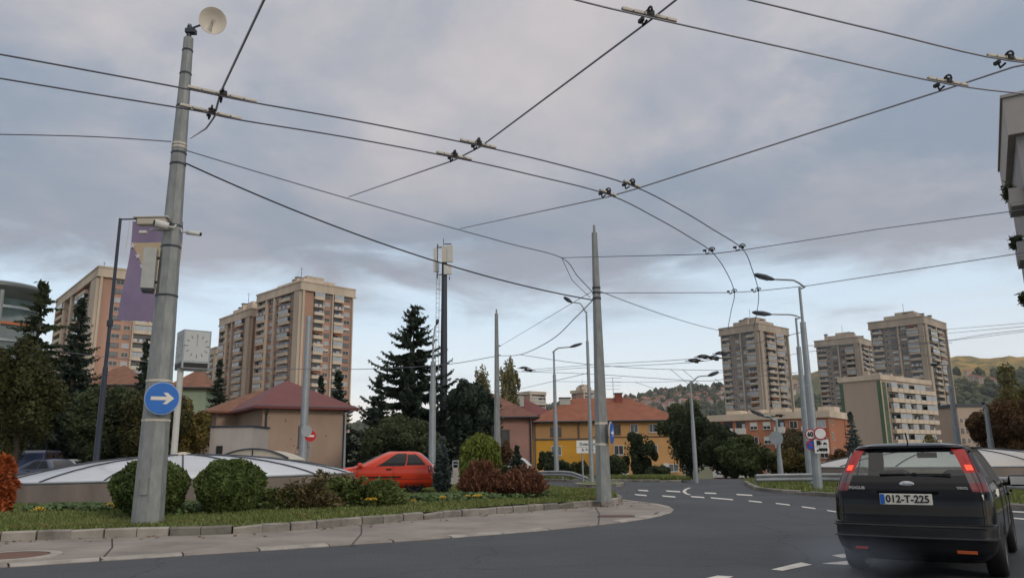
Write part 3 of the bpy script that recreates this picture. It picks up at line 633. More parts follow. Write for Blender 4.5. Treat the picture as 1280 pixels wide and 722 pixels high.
# feeders between the poles
A, B = P(226,186,Ym), P(742,366,b2.y)
W3 = [A, g(436,238,0) if False else A.lerp(B, .5), B]
K = P(702,322,b2.y-1.2)
J1, J2 = on_line(A, K, 436), on_line(A, K, 575)
W3a = [A]+[on_line(A, K, u)+Vector((0,0,-.05*math.sin(math.pi*(u-226)/476))) for u in (300,380,436,510,575,640)]+[K]
wire('thin span wire from the tall left pole down to the middle pole', catmull(W3a+[P(722,345,b2.y-.5), B], 5), .012)
wire('thick black feeder cable sagging between the left and middle poles', sag(P(232,204,Ym), P(742,375,b2.y), .38, 20), .018, cable_m)
wire('span wire leaving the left edge of the photo for the tall left pole', catmull([P(-150,166.5,Ym-2), P(0,168,Ym-1), P(120,171,Ym-.5), P(214,177,Ym)], 5), .012)
top = g(330,0); h1 = g(275.5,116); h2 = g(268,146)
wire('near span rope rising from the tall left pole out of the top of the photo', [top+(top-h1)*1.5, top, h1, h2, g(258,160), P(238,173,Ym)], .014, mat('span_rope_pale', (.60,.60,.64), .6, .1, 3))
t6 = g(845,0); a6 = g(812,26); b6 = g(601,183); c6 = g(568,200)
wire('span rope from the top of the photo down to the span wire left of centre', [t6+(t6-a6)*2, t6, a6, b6, c6, J1], .0115, span_m)
a9 = g(1300,77); b9 = g(1266,84); c9 = g(1187,110); d9 = g(795,236); e9 = g(760,246)
wire('long span rope rising from the centre towards the upper right corner', [a9+(a9-b9)*3, a9, b9, c9, d9, e9, J2], .0115, span_m)
wire('span wire from the centre knot rising gently to the right edge, upper one', [K, g(888,317.5), g(932,312), P(1100,286,17), P(1262,264.5,15), P(1420,240,13)], .0098)
wire('span wire from the middle pole rising to the right edge, lower one', [B, g(916,365.5), g(947,363.5), P(1010,357,19.5), P(1272,317,17), P(1420,292,15)], .0098)
wire('thin wire from the middle pole down towards the far left tower of the right group', sag(P(748,363,b2.y), P(905,414,38), .12), .012)
wire('short thin wire from the centre knot to the middle pole', [K, P(715,350,b2.y-.6), P(738,372,b2.y)], .009)
# hangers
def hanger(label, wl, u, L=.56, far=False):
    p = min(wl, key=lambda q: abs(px(q)[0]-u)); i = wl.index(p); d = (wl[min(i+1, len(wl)-1)]-wl[max(i-1, 0)]).normalized()
    t = thing('wire_hanger', label, 'wire hanger', p, 0, 'hangers on the trolley wires')
    rz = math.atan2(d.y, d.x); t.rotation_euler.z = rz
    if not far:
        bar = MB(); n = 5
        for k in range(n): bar.bevbox(((k-(n-1)/2)*L/n,0,.028), (L/n-.014,.042,.034), .008)
        bar.build('bar', pale, t); MB().box((0,0,.026), (L*.98,.016,.018)).build('spine', steel_d, t)
    arch = [(-.10,0,.03),(-.085,0,.085),(-.05,0,.115),(0,0,.125),(.05,0,.115),(.085,0,.085),(.10,0,.03)]
    rot = Matrix.Rotation(R(80), 3, 'Z'); MB().tube([rot @ (Vector(q)*.66+Vector((0,0,.02))) for q in arch], .012, 8).box((0,0,.04), (.08,.06,.05)).build('arch', black, t)
    MB().tube([(0,.14,.05),(0,.12,-.02),(0,.05,0)], .012, 6).box((0,.15,.055), (.035,.07,.035)).build('clamp', black, t); return t
q1, q2, q3, q4 = (catmull(c, 5) for c in (C1, C2, C3, C4))
hanger('hanger with a long pale bar on the upper trolley wire beside the tall left pole', q1, 275, .78)
hanger('hanger with a long pale bar on the lower trolley wire beside the tall left pole', q2, 268, .74)
hanger('pale-barred wire hanger left of centre on the upper curving wire', q1, 598)
hanger('pale-barred wire hanger left of centre on the lower curving wire', q2, 568)
hanger('small barred wire hanger above the middle pole on the upper curving wire', q1, 793, .42)
hanger('small barred wire hanger above the middle pole on the lower curving wire', q2, 760, .42)
hanger('black arched wire hanger where the upper curving wire bends down', q1, 928, far=True)
hanger('black arched wire hanger where the lower curving wire bends down', q2, 890, far=True)
hanger('black arch on the lower right span wire, right of its pair', q1, 948, far=True)
hanger('black arch on the lower right span wire, left of its pair', q2, 918, far=True)
hanger('near barred wire hanger at the top edge of the photo, right of centre', q3, 812, .62)
hanger('near barred wire hanger below the top right corner on the long span rope', q3, 1187, .60)
hanger('near barred wire hanger cut by the right edge of the photo', q4, 1266, .60)
# far tangle
far = [('sagging dark cable from the left edge past the clock to the slim grey pole', catmull([P(-20,424,44), P(60,437,44), P(240,457.5,45), P(380,461,45), P(475,460.5,44), P(560,455,43), P(622,444.5,b3.y)], 4), .022),
 ('dark cable rising in a curve from the slim grey pole to the middle pole', catmull([P(622,444.5,b3.y), P(652,442.5,35), P(690,424,29), P(718,398,25), P(740,376,b2.y)], 5), .018),
 ('straight thin wire from the slim grey pole up to the middle pole', [P(624,433,b3.y), P(740,364,b2.y)], .010),
 ('far span wire running right from the lamp by the name board', catmull([P(650,443,44), P(735,455,39), P(838,461.5,45), P(960,463,50)], 4), .018),
 ('upper far trolley wire behind the middle pole', catmull([P(655,462.5,60), P(735,456,50), P(862,448.5,38), P(905,440,34)], 4), .018),
 ('lower far trolley wire behind the middle pole', catmull([P(665,464,60), P(735,459,50), P(862,453,38), P(930,440,34)], 4), .018),
 ('far thin wire rising left to right above the yellow house', [P(560,492,70), P(645,487,60), P(735,466,39.5)], .016),
 ('far span wire above the orange roof ending at the dark-tree lamp', catmull([P(640,464,52), P(735,467,44), P(868,475.5,42), P(912,473,44), P(1000,465,46)], 4), .018),
 ('far level span wire above the orange roof', [P(690,476.5,55), P(800,477.5,52), P(868,476,44)], .014),
 ('short far wire descending over the hillside houses, left one', [P(838,461,45), P(866,484.5,52), P(880,497,60)], .016),
 ('short far wire descending over the hillside houses, right one', [P(853,461.5,45), P(880,484,52), P(900,500,60)], .016),
 ('short far wire dropping toward the brick flats beside the near tower', [P(894,473,46), P(915,490,52), P(960,522,60)], .016),
 ('far wire from the orange roof over the hill crest', [P(794,477.5,52), P(832,490,60), P(850,496,66)], .014),
 ('far wire climbing across the near right tower to the lamp arm', catmull([P(862,452,40), P(905,441,34), P(948,428,30), P(1002,415,27)], 4), .014),
 ('far wire crossing the near right tower at mid height', catmull([P(880,470,44), P(960,452,44), P(1005,440,44), P(1100,432,46), P(1190,428,48)], 4), .016),
 ('far wire from the taller right lamp across the middle right tower', catmull([P(1005,432,lb.y), P(1060,431,44), P(1120,436,52), P(1190,452,60)], 4), .016),
 ('highest of the wires leaving the right edge below the sunlit hill line', [P(1100,421,50), P(1177,412,44), P(1300,402,34)], .013),
 ('second of the wires leaving the right edge above the hill', [P(1100,426,50), P(1177,417,44), P(1300,406,34)], .013),
 ('third of the wires leaving the right edge above the hill', catmull([P(1100,430,52), P(1177,426,44), P(1230,418,40), P(1300,410,34)], 4), .016),
 ('lowest of the wires leaving the right edge above the hill', [P(1100,433,52), P(1177,427,44), P(1300,412,34)], .012)]
for lab, pts, r in far: wire(lab, pts, r*.85)
for k, (u, v, lab) in enumerate(((868,451,'black wire junction left and lower of four beside the near tower'), (879,446,'black wire junction left and upper of four beside the near tower'), (893,448,'black wire junction right and lower of four beside the near tower'), (902,442,'black wire junction touching the near right tower outline'), (655,460,'small dark wire junction above the pink house'), (661,463,'lower dark wire junction above the pink house'), (962,521,'dark wire junction over the brick flats roof'), (974,519.5,'dark wire junction at the centre of the brick flats roof'))):
    p = P(u, v, 36 if k < 4 else 52); t = thing('wire_switch', lab, 'wire junction', p, R(20), 'junctions on the far trolley wires')
    MB().bevbox((0,0,0), (.42,.16,.09), .03).tube([(-.32,0,.02),(-.1,.0,.09),(.1,0,.09),(.32,0,.04)], .035, 6).box((.12,0,-.06), (.16,.1,.06)).build('casing', black, t); MB().tube([(-.5,0,-.02),(.5,0,.03)], .02, 6).build('rod', steel_d, t)

# ------------------------------------------------------------------ skylight domes
dome_glass = mat('milky_glazing', (.40,.42,.46), .22, .14, .5, spec=.6, col2=(.50,.52,.55)); dome_w = mat('skylight_wall', (.20,.165,.145), .9, .2, 1.2, .2, stretch=(1,1,.3))
cream = mat('skylight_cream', (.42,.39,.33), .7, .1, 1.5)
def skylight(label, c, rx, ry, rise, wall, rz, tilt, glaz, nribs=16, ph=0.):
    t = thing('skylight', label, 'skylight', c, rz); t.rotation_euler = (0, tilt, rz)
    n = 64; rim = [(rx*math.cos(2*math.pi*k/n), ry*math.sin(2*math.pi*k/n)) for k in range(n)]
    w = MB()
    for (s0, z0), (s1, z1) in (((1.0,-.5),(1.0,wall)), ((1.0,wall),(.96,wall+.004))):
        for k in range(n):
            a, b = rim[k], rim[(k+1) % n]; w.quad((a[0]*s0,a[1]*s0,z0), (b[0]*s0,b[1]*s0,z0), (b[0]*s1,b[1]*s1,z1), (a[0]*s1,a[1]*s1,z1))
    w.build('wall', dome_w, t)
    def dz(s): return wall+.03+rise*(1-s*s)**.9
    ss = [.985,.93,.86,.76,.64,.5,.34,.17]; gm = MB()
    for s0, s1 in zip(ss, ss[1:]):
        for k in range(n):
            a, b = rim[k], rim[(k+1) % n]; gm.quad((a[0]*s0,a[1]*s0,dz(s0)), (b[0]*s0,b[1]*s0,dz(s0)), (b[0]*s1,b[1]*s1,dz(s1)), (a[0]*s1,a[1]*s1,dz(s1)))
    a = [(q[0]*.17, q[1]*.17, dz(.17)) for q in rim]; gm.add(a+[(0,0,dz(0))], [(k, (k+1) % n, n) for k in range(n)])
    gm.build('glazing', glaz, t, True)
    for k in range(nribs):
        th = 2*math.pi*k/nribs+ph; MB().tube([(rx*s*math.cos(th), ry*s*math.sin(th), dz(s)+.012) for s in [.985]+ss[1:]+[.03]], .028, 5).build('rib', steel_d, t)
    MB().tube([(q[0]*.985, q[1]*.985, wall+.045) for q in rim+[rim[0]]], .035, 6, cap=False).build('rim', steel_l, t)
    MB().lathe([(.25,0),(.25,.06),(.05,.10)], (0,0,dz(0)), 16).build('cap', pale, t); return t
cs = P(228,585,26.0); skylight('wide low dome of pale glazing on a brown wall behind the lawn bushes', (cs.x, 26.0, .12), 5.6, 3.1, .74, .70, R(9), R(-.9), dome_glass, 16, R(8))
cs = P(1190,585,36.5); skylight('pale glazed dome behind the guardrail and the black car on the right', (cs.x, 36.5, .12), 6.4, 4.0, .80, .62, R(-8), 0, mat('cream_glazing', (.42,.40,.37), .3, .1, .5, spec=.5), 14, R(5))
cs = P(316,565,37); t = thing('skylight', 'small arched cream skylight behind the wide dome, in front of the beige house', 'skylight', (cs.x, 37, .06)); wv = 3.4; zt = P(316,559.5,37).z
ar = [(-wv/2+wv*k/16, zt-.10-.45*((k-8)/8)**2) for k in range(17)]
MB().xz([(-wv/2,-.1)]+[(x, z-.06) for x, z in ar]+[(wv/2,-.1)], 0, 3.0).build('wall', cream, t)
MB().tube([(x, -.05, z+.0) for x, z in ar], .05, 6).build('rim', steel_d, t); MB().tube([(0,-.04,0),(0,-.04,ar[8][1])], .03, 6).build('rib', steel_d, t)
# kiosk
k0 = P(260.5,575,46); k1 = P(314,575,46); zt = P(290,533,46).z; t = thing('utility_box_building', 'plain whitish concrete utility building with one dark vent before the beige house', 'utility building', (k0.x, 46, .06)); w = k1.x-k0.x
MB().box((w/2,1.5,zt/2-.1), (w,3,zt)).build('wall', mat('kiosk_render', (.36,.33,.31), .9, .12, 1, .1, stretch=(1,1,.4)), t); MB().box((w/2,1.5,zt-.04), (w+.16,3.16,.10)).build('roof', steel_d, t); MB().box((w*.245,-.04,zt-1.55), (.34,.08,.8)).build('vent', black, t)
# ------------------------------------------------------------------ buildings
def wmesh(w, h, frame, pane, halves=2, depth=.10, sill=True, shutter=None):
    mb = MB(); fw = .07
    mb.box((0,-.03,h/2), (w-.02,.02,h-.02), 1)
    for x in (-w/2+fw/2, w/2-fw/2): mb.box((x,-.045,h/2), (fw,.09,h))
    for z in (fw/2, h-fw/2): mb.box((0,-.046,z), (w-2*fw,.088,fw))
    for k in range(1, halves): mb.box((-w/2+w*k/halves,-.044,h/2), (fw*.8,.08,h-2*fw))
    if shutter: mb.box((0,-.060,h*(1-shutter/2)-.04), (w-2*fw,.03,h*shutter-.06), 0)
    if sill: mb.box((0,-.09,-.03), (w+.12,.2,.05), 0)
    return mb, [frame, pane]
def balc(w, d, h, pm, kind=0, dark=pane_d):
    mb = MB(); mb.box((0,-d/2,-.07), (w,d,.14), 0)
    mb.box((0,-d+.04,h/2), (w,.08,h), 0); mb.box((-w/2+.04,-d/2+.04,h/2), (.08,d-.16,h), 0); mb.box((w/2-.04,-d/2+.04,h/2), (.08,d-.16,h), 0)
    mb.box((0,-.02,1.25), (w-.1,.03,2.4), 1)
    if kind == 1:                                     # glazed-in loggia
        mb.box((0,-d+.05,h+.72), (w,.05,1.36), 2)
        for k in range(5): mb.box((-w/2+.05+(w-.1)*k/4,-d+.04,h+.72), (.08,.09,1.42), 3)
        mb.box((0,-d+.04,h+1.42), (w,.09,.08), 3)
    elif kind == 2: mb.box((w*.2,-.05,1.0), (w*.35,.05,1.9), 2); mb.box((-w*.3,-d*.5,.9), (.5,.05,1.0), 3)
    elif kind == 4:
        mb.box((0,-d*.6,2.15), (w*.8,d*.8,.05), 4); mb.box((0,-d+.02,2.0), (w*.8,.04,.3), 4); mb.box((w*.25,-.05,1.1), (w*.3,.05,1.6), 2)
    elif kind == 5:
        for k in range(4): mb.box((-w*.32+k*w*.2,-d-.06,.72-.1*(k % 2)), (w*.14,.02,.7+.2*(k % 2)), 5 if k % 2 else 3)
    elif kind == 3: mb.box((-w*.15,-d+.02,h-.25), (w*.5,.10,.5), 3); mb.box((w*.28,-.05,1.1), (w*.3,.05,1.6), 2)
    return mb, [pm, dark, pane_l, frame_w, awn_o, cloth_b]
awn_o = mat('awning_orange', (.40,.13,.04), .8, .1, 1); cloth_b = mat('laundry_blue', (.12,.17,.30), .9, .2, 1)
FACE = {'R': 0., 'L': R(-90)}
class Tower:
    def __init__(s, label, cat, name, corner, a, group=None): s.t = thing(name, label, cat, corner, a, group); s.it = {}; s.a = a; s.c = Vector(corner)
    def dirs(s): return Vector((math.cos(s.a), math.sin(s.a), 0)), Vector((-math.sin(s.a), math.cos(s.a), 0))
    def length(s, face, u):                          # how far along a face the bearing of column u reaches
        e = s.dirs()[0 if face == 'R' else 1]; d = ray(u, 480); d.z = 0; k = s.c
        det = e.x*(-d.y)+d.x*e.y; L = (k.x*d.y-d.x*k.y)/det
        if not 1 < L < 120: print('LENGTH', s.t['label'], face, u, L)
        return min(max(L, 3), 120)
    def put(s, name, tmpl, face, x, z, out=0.): s.it.setdefault(name, []).append((tmpl, face, x, z, out))
    def emit(s, cap=98):
        for name, L in s.it.items():
            L.sort(key=lambda q: -q[3])
            rest = {}
            for i, (tm, face, x, z, out) in enumerate(L):
                loc = (x, -out, z) if face == 'R' else (-out, x, z)
                if i < cap:
                    if not isinstance(tm, dict): raise TypeError
                    if 'me' not in tm: tm['me'] = tm['mb'].mesh(name, tm['mats'])
                    link(name, tm['me'], s.t, loc, FACE[face])
                else:
                    M = Matrix.Translation(loc) @ Matrix.Rotation(FACE[face], 4, 'Z'); rest.setdefault('x', []).append((tm, M))
            if rest:
                mb = MB(); mats = []; offs = {}
                for tm, M in rest['x']:
                    if id(tm) not in offs: offs[id(tm)] = len(mats); mats += tm['mats']
                    mb.merge(tm['mb'], M, offs[id(tm)])
                mb.build(name, mats, s.t)['kind'] = 'stuff'
def tm(pair): return {'mb': pair[0], 'mats': pair[1]}
def tower(label, u0, uc, u1, vtop, dist, a_deg, zb, flo, cols_r, cols_l, wallm, conc, group, seed, cornice=3.0, par=None, pent=True, balc_d=1.2, uL=None):
    rd = random.Random(seed); c = P(uc, 500, dist); top = P(uc, vtop, dist).z; H = top-zb
    tw = Tower(label, 'apartment tower', 'apartment_tower', (c.x, dist, zb), R(a_deg), group)
    Lx, Ly = tw.length('R', u1), tw.length('L', u0)
    t = tw.t; Hw = H-cornice
    MB().box((Lx/2, Ly/2, Hw/2), (Lx, Ly, Hw)).build('wall', wallm, t)
    cm = MB(); cm.box((Lx/2, Ly/2, H-cornice*.5+.02), (Lx+1.6, Ly+1.6, cornice)); cm.box((Lx/2, Ly/2, H-cornice+.1), (Lx+2.1, Ly+2.1, .5)); cm.box((Lx/2, Ly/2, H+.05), (Lx+2.0, Ly+2.0, .5)); cm.build('cornice', conc, t)
    if pent:
        MB().box((Lx*.5, Ly*.5, H+1.6), (Lx*.62, Ly*.62, 2.8)).build('roof_house', conc, t)
        MB().box((Lx*.52, Ly*.48, H+4.0), (Lx*.34, Ly*.36, 2.2)).build('roof_house', conc, t)
        for k in range(6):
            x, y = Lx*rd.uniform(.12,.88), Ly*rd.uniform(.12,.8); MB().box((x, y, H+2.0), (1.5,1.5,3.6)).box((x, y, H+3.9), (1.9,1.9,.35), 1).build('chimney', [conc, steel_d], t)
        MB().tube([(Lx*.4,Ly*.5,H+5),(Lx*.4,Ly*.5,H+9.5)], .09, 5).box((Lx*.4,Ly*.5,H+9), (1.6,.06,.06)).build('antenna', steel_d, t)
    fh = 2.85; n = int(Hw/fh) if not flo else flo
    pm = par or conc
    for face, cols, L in (('R', cols_r, Lx), ('L', cols_l, Ly)):
        tot = sum(w for _, w in cols); x = 0.
        if face == 'L': pass
        for kind, w in cols:
            ww = w/tot*L; xm = x+ww/2; x += ww
            if kind == 'C':
                if face == 'R': MB().box((xm, -.45, Hw/2), (ww, .9, Hw)).build('pillar', conc, t)
                else: MB().box((-.45, xm, Hw/2), (.9, ww, Hw)).build('pillar', conc, t)
                continue
            if kind == 'P': continue
            if kind == 'D':                              # dark recessed strip with small panes
                for k in range(n): tw.put('window', WT('d', ww*.5), face, xm, Hw-(k+1)*fh+.9, .02)
                continue
            for k in range(n):
                z = Hw-(k+1)*fh
                if kind == 'W':
                    tw.put('window', WT(rd.choice('dlmlmsd'), ww*.66), face, xm, z+.95, .02)
                elif kind == 'B':
                    tw.put('balcony', BT(rd.choice((0,1,2,1,3,0,2,1,5,4,0,3)), ww*.97, pm, balc_d), face, xm, z+.1, .0)
    tw.emit(); return tw
_wt = {}
def WT(k, w):
    w = round(w*2)/2; w = max(w, .9); key = (k, w)
    if key not in _wt:
        if k == 'd': p = wmesh(w, 1.45, frame_w, pane_d)
        elif k == 'l': p = wmesh(w, 1.45, frame_w, pane_l)
        elif k == 'm': p = wmesh(w, 1.45, frame_b, pane_m)
        else: p = wmesh(w, 1.45, frame_w, pane_d, shutter=.55)
        _wt[key] = tm(p)
    return _wt[key]
_bt = {}
def BT(k, w, pm, d):
    w = round(w*2)/2; key = (k, w, pm.name, d)
    if key not in _bt: _bt[key] = tm(balc(w, d, 1.05, pm, k))
    return _bt[key]
brick_o = mat('tower_orange_render', (.40,.24,.18), .9, .2, .10, 0, stretch=(1,1,.25), detail=8)
conc_w = mat('tower_cream_concrete', (.50,.42,.335), .9, .24, .16, 0, stretch=(1,1,.14), detail=10)
conc_g = mat('tower_weathered_concrete', (.37,.315,.26), .9, .28, .18, 0, stretch=(1,1,.14), detail=10)
wall_g = mat('tower_grey_wall', (.27,.23,.20), .9, .2, .14, 0, stretch=(1,1,.25), detail=8)
tg1 = 'orange and cream towers on the left'; tg2 = 'grey-beige towers on the right'
CR = [('C',.35),('P',.15),('P',1.5),('B',1.9),('W',1.4),('C',.22),('B',1.9),('W',1.6),('C',.2)]
CL = [('C',1.0),('P',.3),('D',.6),('B',1.9),('W',.9),('C',.3),('W',1.3),('C',.3),('B',1.6),('C',.2)]
tower('orange and cream tower block right of the street clock, tallest of the left group', 318, 371, 437, 352, 270, 45, -8, 0, CR, CL, brick_o, conc_w, tg1, 11)
tower('lower orange tower wing half hidden behind the block right of the clock', 272, 308, 345, 386, 300, 42, -8, 0, CR, CL, brick_o, conc_w, tg1, 12)
tower('distant orange block in the gap right of the clock, lowest of the left group', 247, 268, 285, 434, 360, 42, -8, 0, CR, CL, brick_o, conc_w, tg1, 13, pent=False)
tower('orange and cream tower block behind the flag and the dark spruces', 62, 109, 192, 334, 235, 40, -6, 0, [('C',.35),('P',.2),('P',1.5),('W',1.7),('W',1.4),('C',.22),('B',1.9),('B',1.6),('C',.2)], CL, brick_o, conc_w, tg1, 14)
CR2 = [('C',.5),('D',.5),('B',1.5),('C',.2),('B',1.5),('W',.8),('C',.2)]
CL2 = [('C',.7),('B',1.6),('W',1.1),('C',.25),('W',1.2),('D',.9),('B',1.5),('C',.2)]
tower('grey-beige tower behind the brick flats, left one of three on the right', 906, 955, 989, 404, 365, 42, -10, 0, CR2, CL2, wall_g, conc_g, tg2, 21, cornice=3.4)
tower('grey-beige tower partly behind the beige slab, smallest of the right three', 1025, 1080, 1098, 421, 425, 50, -10, 0, CR2, CL2, wall_g, conc_g, tg2, 22, cornice=3.4)
tower('grey-beige tower standing tallest at the right, beside the sunlit hill', 1096, 1166, 1190, 395, 360, 45, -10, 0, CR2, CL2, wall_g, conc_g, tg2, 23, cornice=3.4)
tower('distant brown block above the pink house roof, left of the lamp', 650, 662, 681, 489, 640, 40, -6, 0, [('C',.4),('B',2),('B',2),('C',.2)], [('P',1),('W',1)], brick_o, conc_w, None, 31, cornice=2, pent=False)
tower('distant brown block behind the two poles above the yellow house', 714, 729, 745, 487, 640, 40, -6, 0, [('C',.4),('B',2),('B',2),('C',.2)], [('P',1),('W',1)], brick_o, conc_w, None, 32, cornice=2)
# beige slab with green edges
green = mat('green_panel', (.07,.13,.075), .85, .15, .3); beige_g = mat('beige_gable', (.40,.315,.255), .9, .08, .12, 0, stretch=(1,1,.3))
def slab():
    c = P(1103,500,215); top = P(1103,472,215).z; zb = -9; H = top-zb
    tw = Tower('long beige slab of flats with green edge strips right of the brick flats', 'apartment block', 'apartment_block', (c.x, 215, zb), R(40)); t = tw.t
    Lx, Ly = tw.length('R', 1163), tw.length('L', 1049)
    MB().box((Lx/2, Ly/2, H/2), (Lx, Ly, H)).build('wall', beige_g, t); MB().box((Lx/2, Ly/2, H+.3), (Lx+.6, Ly+.6, 1.4)).build('cornice', conc_w, t)
    for x in (Ly*.045, Ly*.955): MB().box((-.06, x, H/2-.3), (.1, Ly*.085, H-1)).build('green_strip', green, t)
    for k in range(4): MB().box((Lx*(.15+.22*k), Ly*.5, H+1.6), (1.4,1.4,2.2)).build('chimney', conc_g, t)
    rd = random.Random(4); n = int(H/2.85); m_ = 9
    for j in range(m_):
        w = Lx/m_; xm = (j+.5)*w
        for k in range(n):
            z = H-.8-(k+1)*2.85
            if j == 0: tw.put('window', WT('m', w*.4), 'R', xm, z+1, .02)
            else: tw.put('balcony', BT(rd.choice((1,1,0,2,1,3)), w*.9, conc_w, 1.3), 'R', xm, z+.1, 0)
    MB().box((Lx/m_/2, -.05, H/2-.4), (Lx/m_*.55, .08, H-1.2)).build('green_strip', green, t)
    tw.emit()
slab()
# brick flats
brick_f = mat('brick_flats_wall', (.37,.155,.09), .9, .16, .25, 0, stretch=(1,1,.5), detail=8)
def flats():
    c = P(1036,530,150); top = P(1036,518.5,150).z; zb = -5; H = top-zb
    tw = Tower('low orange brick flats with white balconies below the near right tower', 'apartment block', 'apartment_block', (c.x, 150, zb), R(54)); t = tw.t
    Lx, Ly = tw.length('R', 1058), tw.length('L', 884)
    MB().box((Lx/2, Ly/2, H/2), (Lx, Ly, H)).build('wall', brick_f, t); MB().box((Lx/2, Ly/2, H+.25), (Lx+.8, Ly+.8, 1.3)).build('cornice', conc_w, t)
    for k in range(5): MB().box((Lx*.5, Ly*(.08+.2*k), H+1.3), (4,3.2,1.4)).build('roof_house', conc_w, t)
    rd = random.Random(9); kinds = ['W','B','W','B','W','W','B','B','B']; m_ = len(kinds)
    for j, kd in enumerate(kinds):
        w = Ly/m_; xm = (j+.5)*w
        for k in range(int(H/2.85)):
            z = H-.4-(k+1)*2.85+.2
            if kd == 'W': tw.put('window', WT(rd.choice('dsdl'), w*.66), 'L', xm, z+.75, .02)
            else: tw.put('balcony', BT(rd.choice((0,2,3,0)), w*.8, frame_w, .9), 'L', xm, z+.05, 0)
    for k in range(4): tw.put('window', WT('d', 1.2), 'R', Lx*.12, H-1.8-k*2.85, .02)
    MB().tube([(Lx*.7,-.1,0),(Lx*.7,-.1,H)], .1, 6).build('drainpipe', brick_f, t)
    d = MB().lathe([(.02,-.12),(.3,-.07),(.55,.03),(.56,.02),(.3,-.09),(.02,-.14)], n=16, M=Matrix.Rotation(R(-70),3,'Y'), cap=False); d.build('dish', frame_w, t, True, loc=(-1.3, Ly*.79, H-3.0))
    tw.emit()
flats()
# near apartment building on the right edge
near_w = mat('near_block_wall', (.27,.265,.27), .9, .12, .5, .1, stretch=(1,1,.3)); near_p = mat('near_block_parapet', (.34,.32,.31), .9, .1, .5)
def nearblock():
    Y = 38; c = P(1291,300,Y); top = P(1260,139,Y).z
    tw = Tower('tall grey apartment building cut by the right edge with balcony plants', 'apartment building', 'apartment_building', (c.x, Y, -.5), R(-31)); t = tw.t; H = top+.5
    MB().box((6,6,H/2), (12,12,H)).build('wall', near_w, t); MB().box((6,6,H-.35), (12.7,12.7,2.1)).box((6,6,H+.75), (12.9,12.9,.16)).build('parapet', near_p, t)
    for k in range(6):
        z = H-5.0-k*2.9
        bx = MB(); bx.box((-.33,1.5,z), (.66,2.4,.14)).box((-.66,1.5,z+.5), (.05,2.4,.82)).box((-.33,.33,z+.5), (.62,.05,.82)); bx.build('balcony', [near_p, near_w][k % 2], t)
        if k in (0,1,2):
            pts = rng.normal(0, 1, (700,3))*np.array([.11,.30,.12])+np.array([-.62,1.2,z+.98+.1*(k % 2)]); tri = (pts[:,None,:]+rng.normal(0,.09,(700,3,3))).reshape(-1,3); link('balcony_plant', npmesh('balcony_plant', tri, 3, leaf_dark), t)
    for k in range(5): WTk = WT('d', 1.2); tw.put('window', WTk, 'L', 5.0, H-4.3-k*2.9, .02)
    MB().bevbox((1.6,-.9,H-5.6), (.55,.9,.22), .05).box((1.6,-.3,H-5.5), (.1,.6,.1)).build('floodlight', steel_d, t)
    tw.emit()
nearblock()
# ------------------------------------------------------------------ houses
tile_r = mat('roof_tile_orange', (.205,.075,.042), .85, .2, .8, .3, stretch=(1,1,1), detail=8); tile_d = mat('roof_tile_brown', (.15,.07,.05), .9, .3, 1.6, .5, detail=9); tile_rust = mat('roof_tile_rust', (.16,.075,.045), .9, .3, 1.4, .5, detail=9)
metal_r = mat('roof_metal_red', (.115,.024,.022), .6, .14, .5); brickc = mat('chimney_brick', (.20,.055,.04), .9, .2, 3, .3)
def hip(mb, x0, x1, y0, y1, z, h, ov=.5, thick=.16, mi=0, ridge=None):
    x0 -= ov; x1 += ov; y0 -= ov; y1 += ov; r = (y1-y0)/2
    a = x0+min(r, (x1-x0)/2*.98) if ridge is None else ridge[0]; b = x1-min(r, (x1-x0)/2*.98) if ridge is None else ridge[1]; ym = (y0+y1)/2
    mb.add([(x0,y0,z),(x1,y0,z),(x1,y1,z),(x0,y1,z),(a,ym,z+h),(b,ym,z+h),(x0,y0,z-thick),(x1,y0,z-thick),(x1,y1,z-thick),(x0,y1,z-thick)],
           [(0,1,5,4),(1,2,5),(2,3,4,5),(3,0,4),(6,7,1,0),(7,8,2,1),(8,9,3,2),(9,6,0,3),(9,8,7,6)], mi); return mb
def pwin(parent, x, y, z, w, h, rz=0., frame=frame_b, pane=pane_d, halves=2, shutter=None):
    mb, mats = wmesh(w, h, frame, pane, halves, shutter=shutter); fr = MB(); pn = MB()
    for fc, mi in zip(mb.f, mb.m): (pn if mi == 1 else fr).add([mb.v[i] for i in fc], [tuple(range(len(fc)))])
    o = fr.build('window', frame, parent, loc=(x, y, z)); o.rotation_euler.z = rz; pn.build('pane', pane, o); return o
# beige house with red metal roof
beige_h = mat('house_beige_render', (.30,.215,.16), .95, .16, .6, .35, detail=9, col2=(.375,.28,.215), stretch=(1,1,.35))
nt = beige_h.node_tree; n = nt.nodes                 # pock marks in the plaster
vo = n.new('ShaderNodeTexVoronoi'); vo.inputs['Scale'].default_value = 1.9; tc = n.new('ShaderNodeTexCoord'); nt.links.new(tc.outputs['Object'], vo.inputs['Vector'])
lt = n.new('ShaderNodeMath'); lt.operation = 'LESS_THAN'; lt.inputs[1].default_value = .11; nt.links.new(vo.outputs['Distance'], lt.inputs[0])
mx = n.new('ShaderNodeMix'); mx.data_type = 'RGBA'; bb = n['Principled BSDF']; src = bb.inputs['Base Color'].links[0].from_socket; mx.inputs[7].default_value = (.15,.095,.065,1)
nt.links.new(lt.outputs[0], mx.inputs[0]); nt.links.new(src, mx.inputs[6]); nt.links.new(mx.outputs[2], bb.inputs['Base Color'])
Yb = 58; c = P(326,560,Yb); tw = Tower('beige house with pock-marked plaster and dark red metal hip roof', 'house', 'house', (c.x, Yb, 0), R(32)); t = tw.t
Lx, Ly = tw.length('R', 433), 11.0; ze = P(326,508,Yb).z
MB().box((Lx/2,Ly/2,ze/2), (Lx,Ly,ze)).build('wall', beige_h, t)
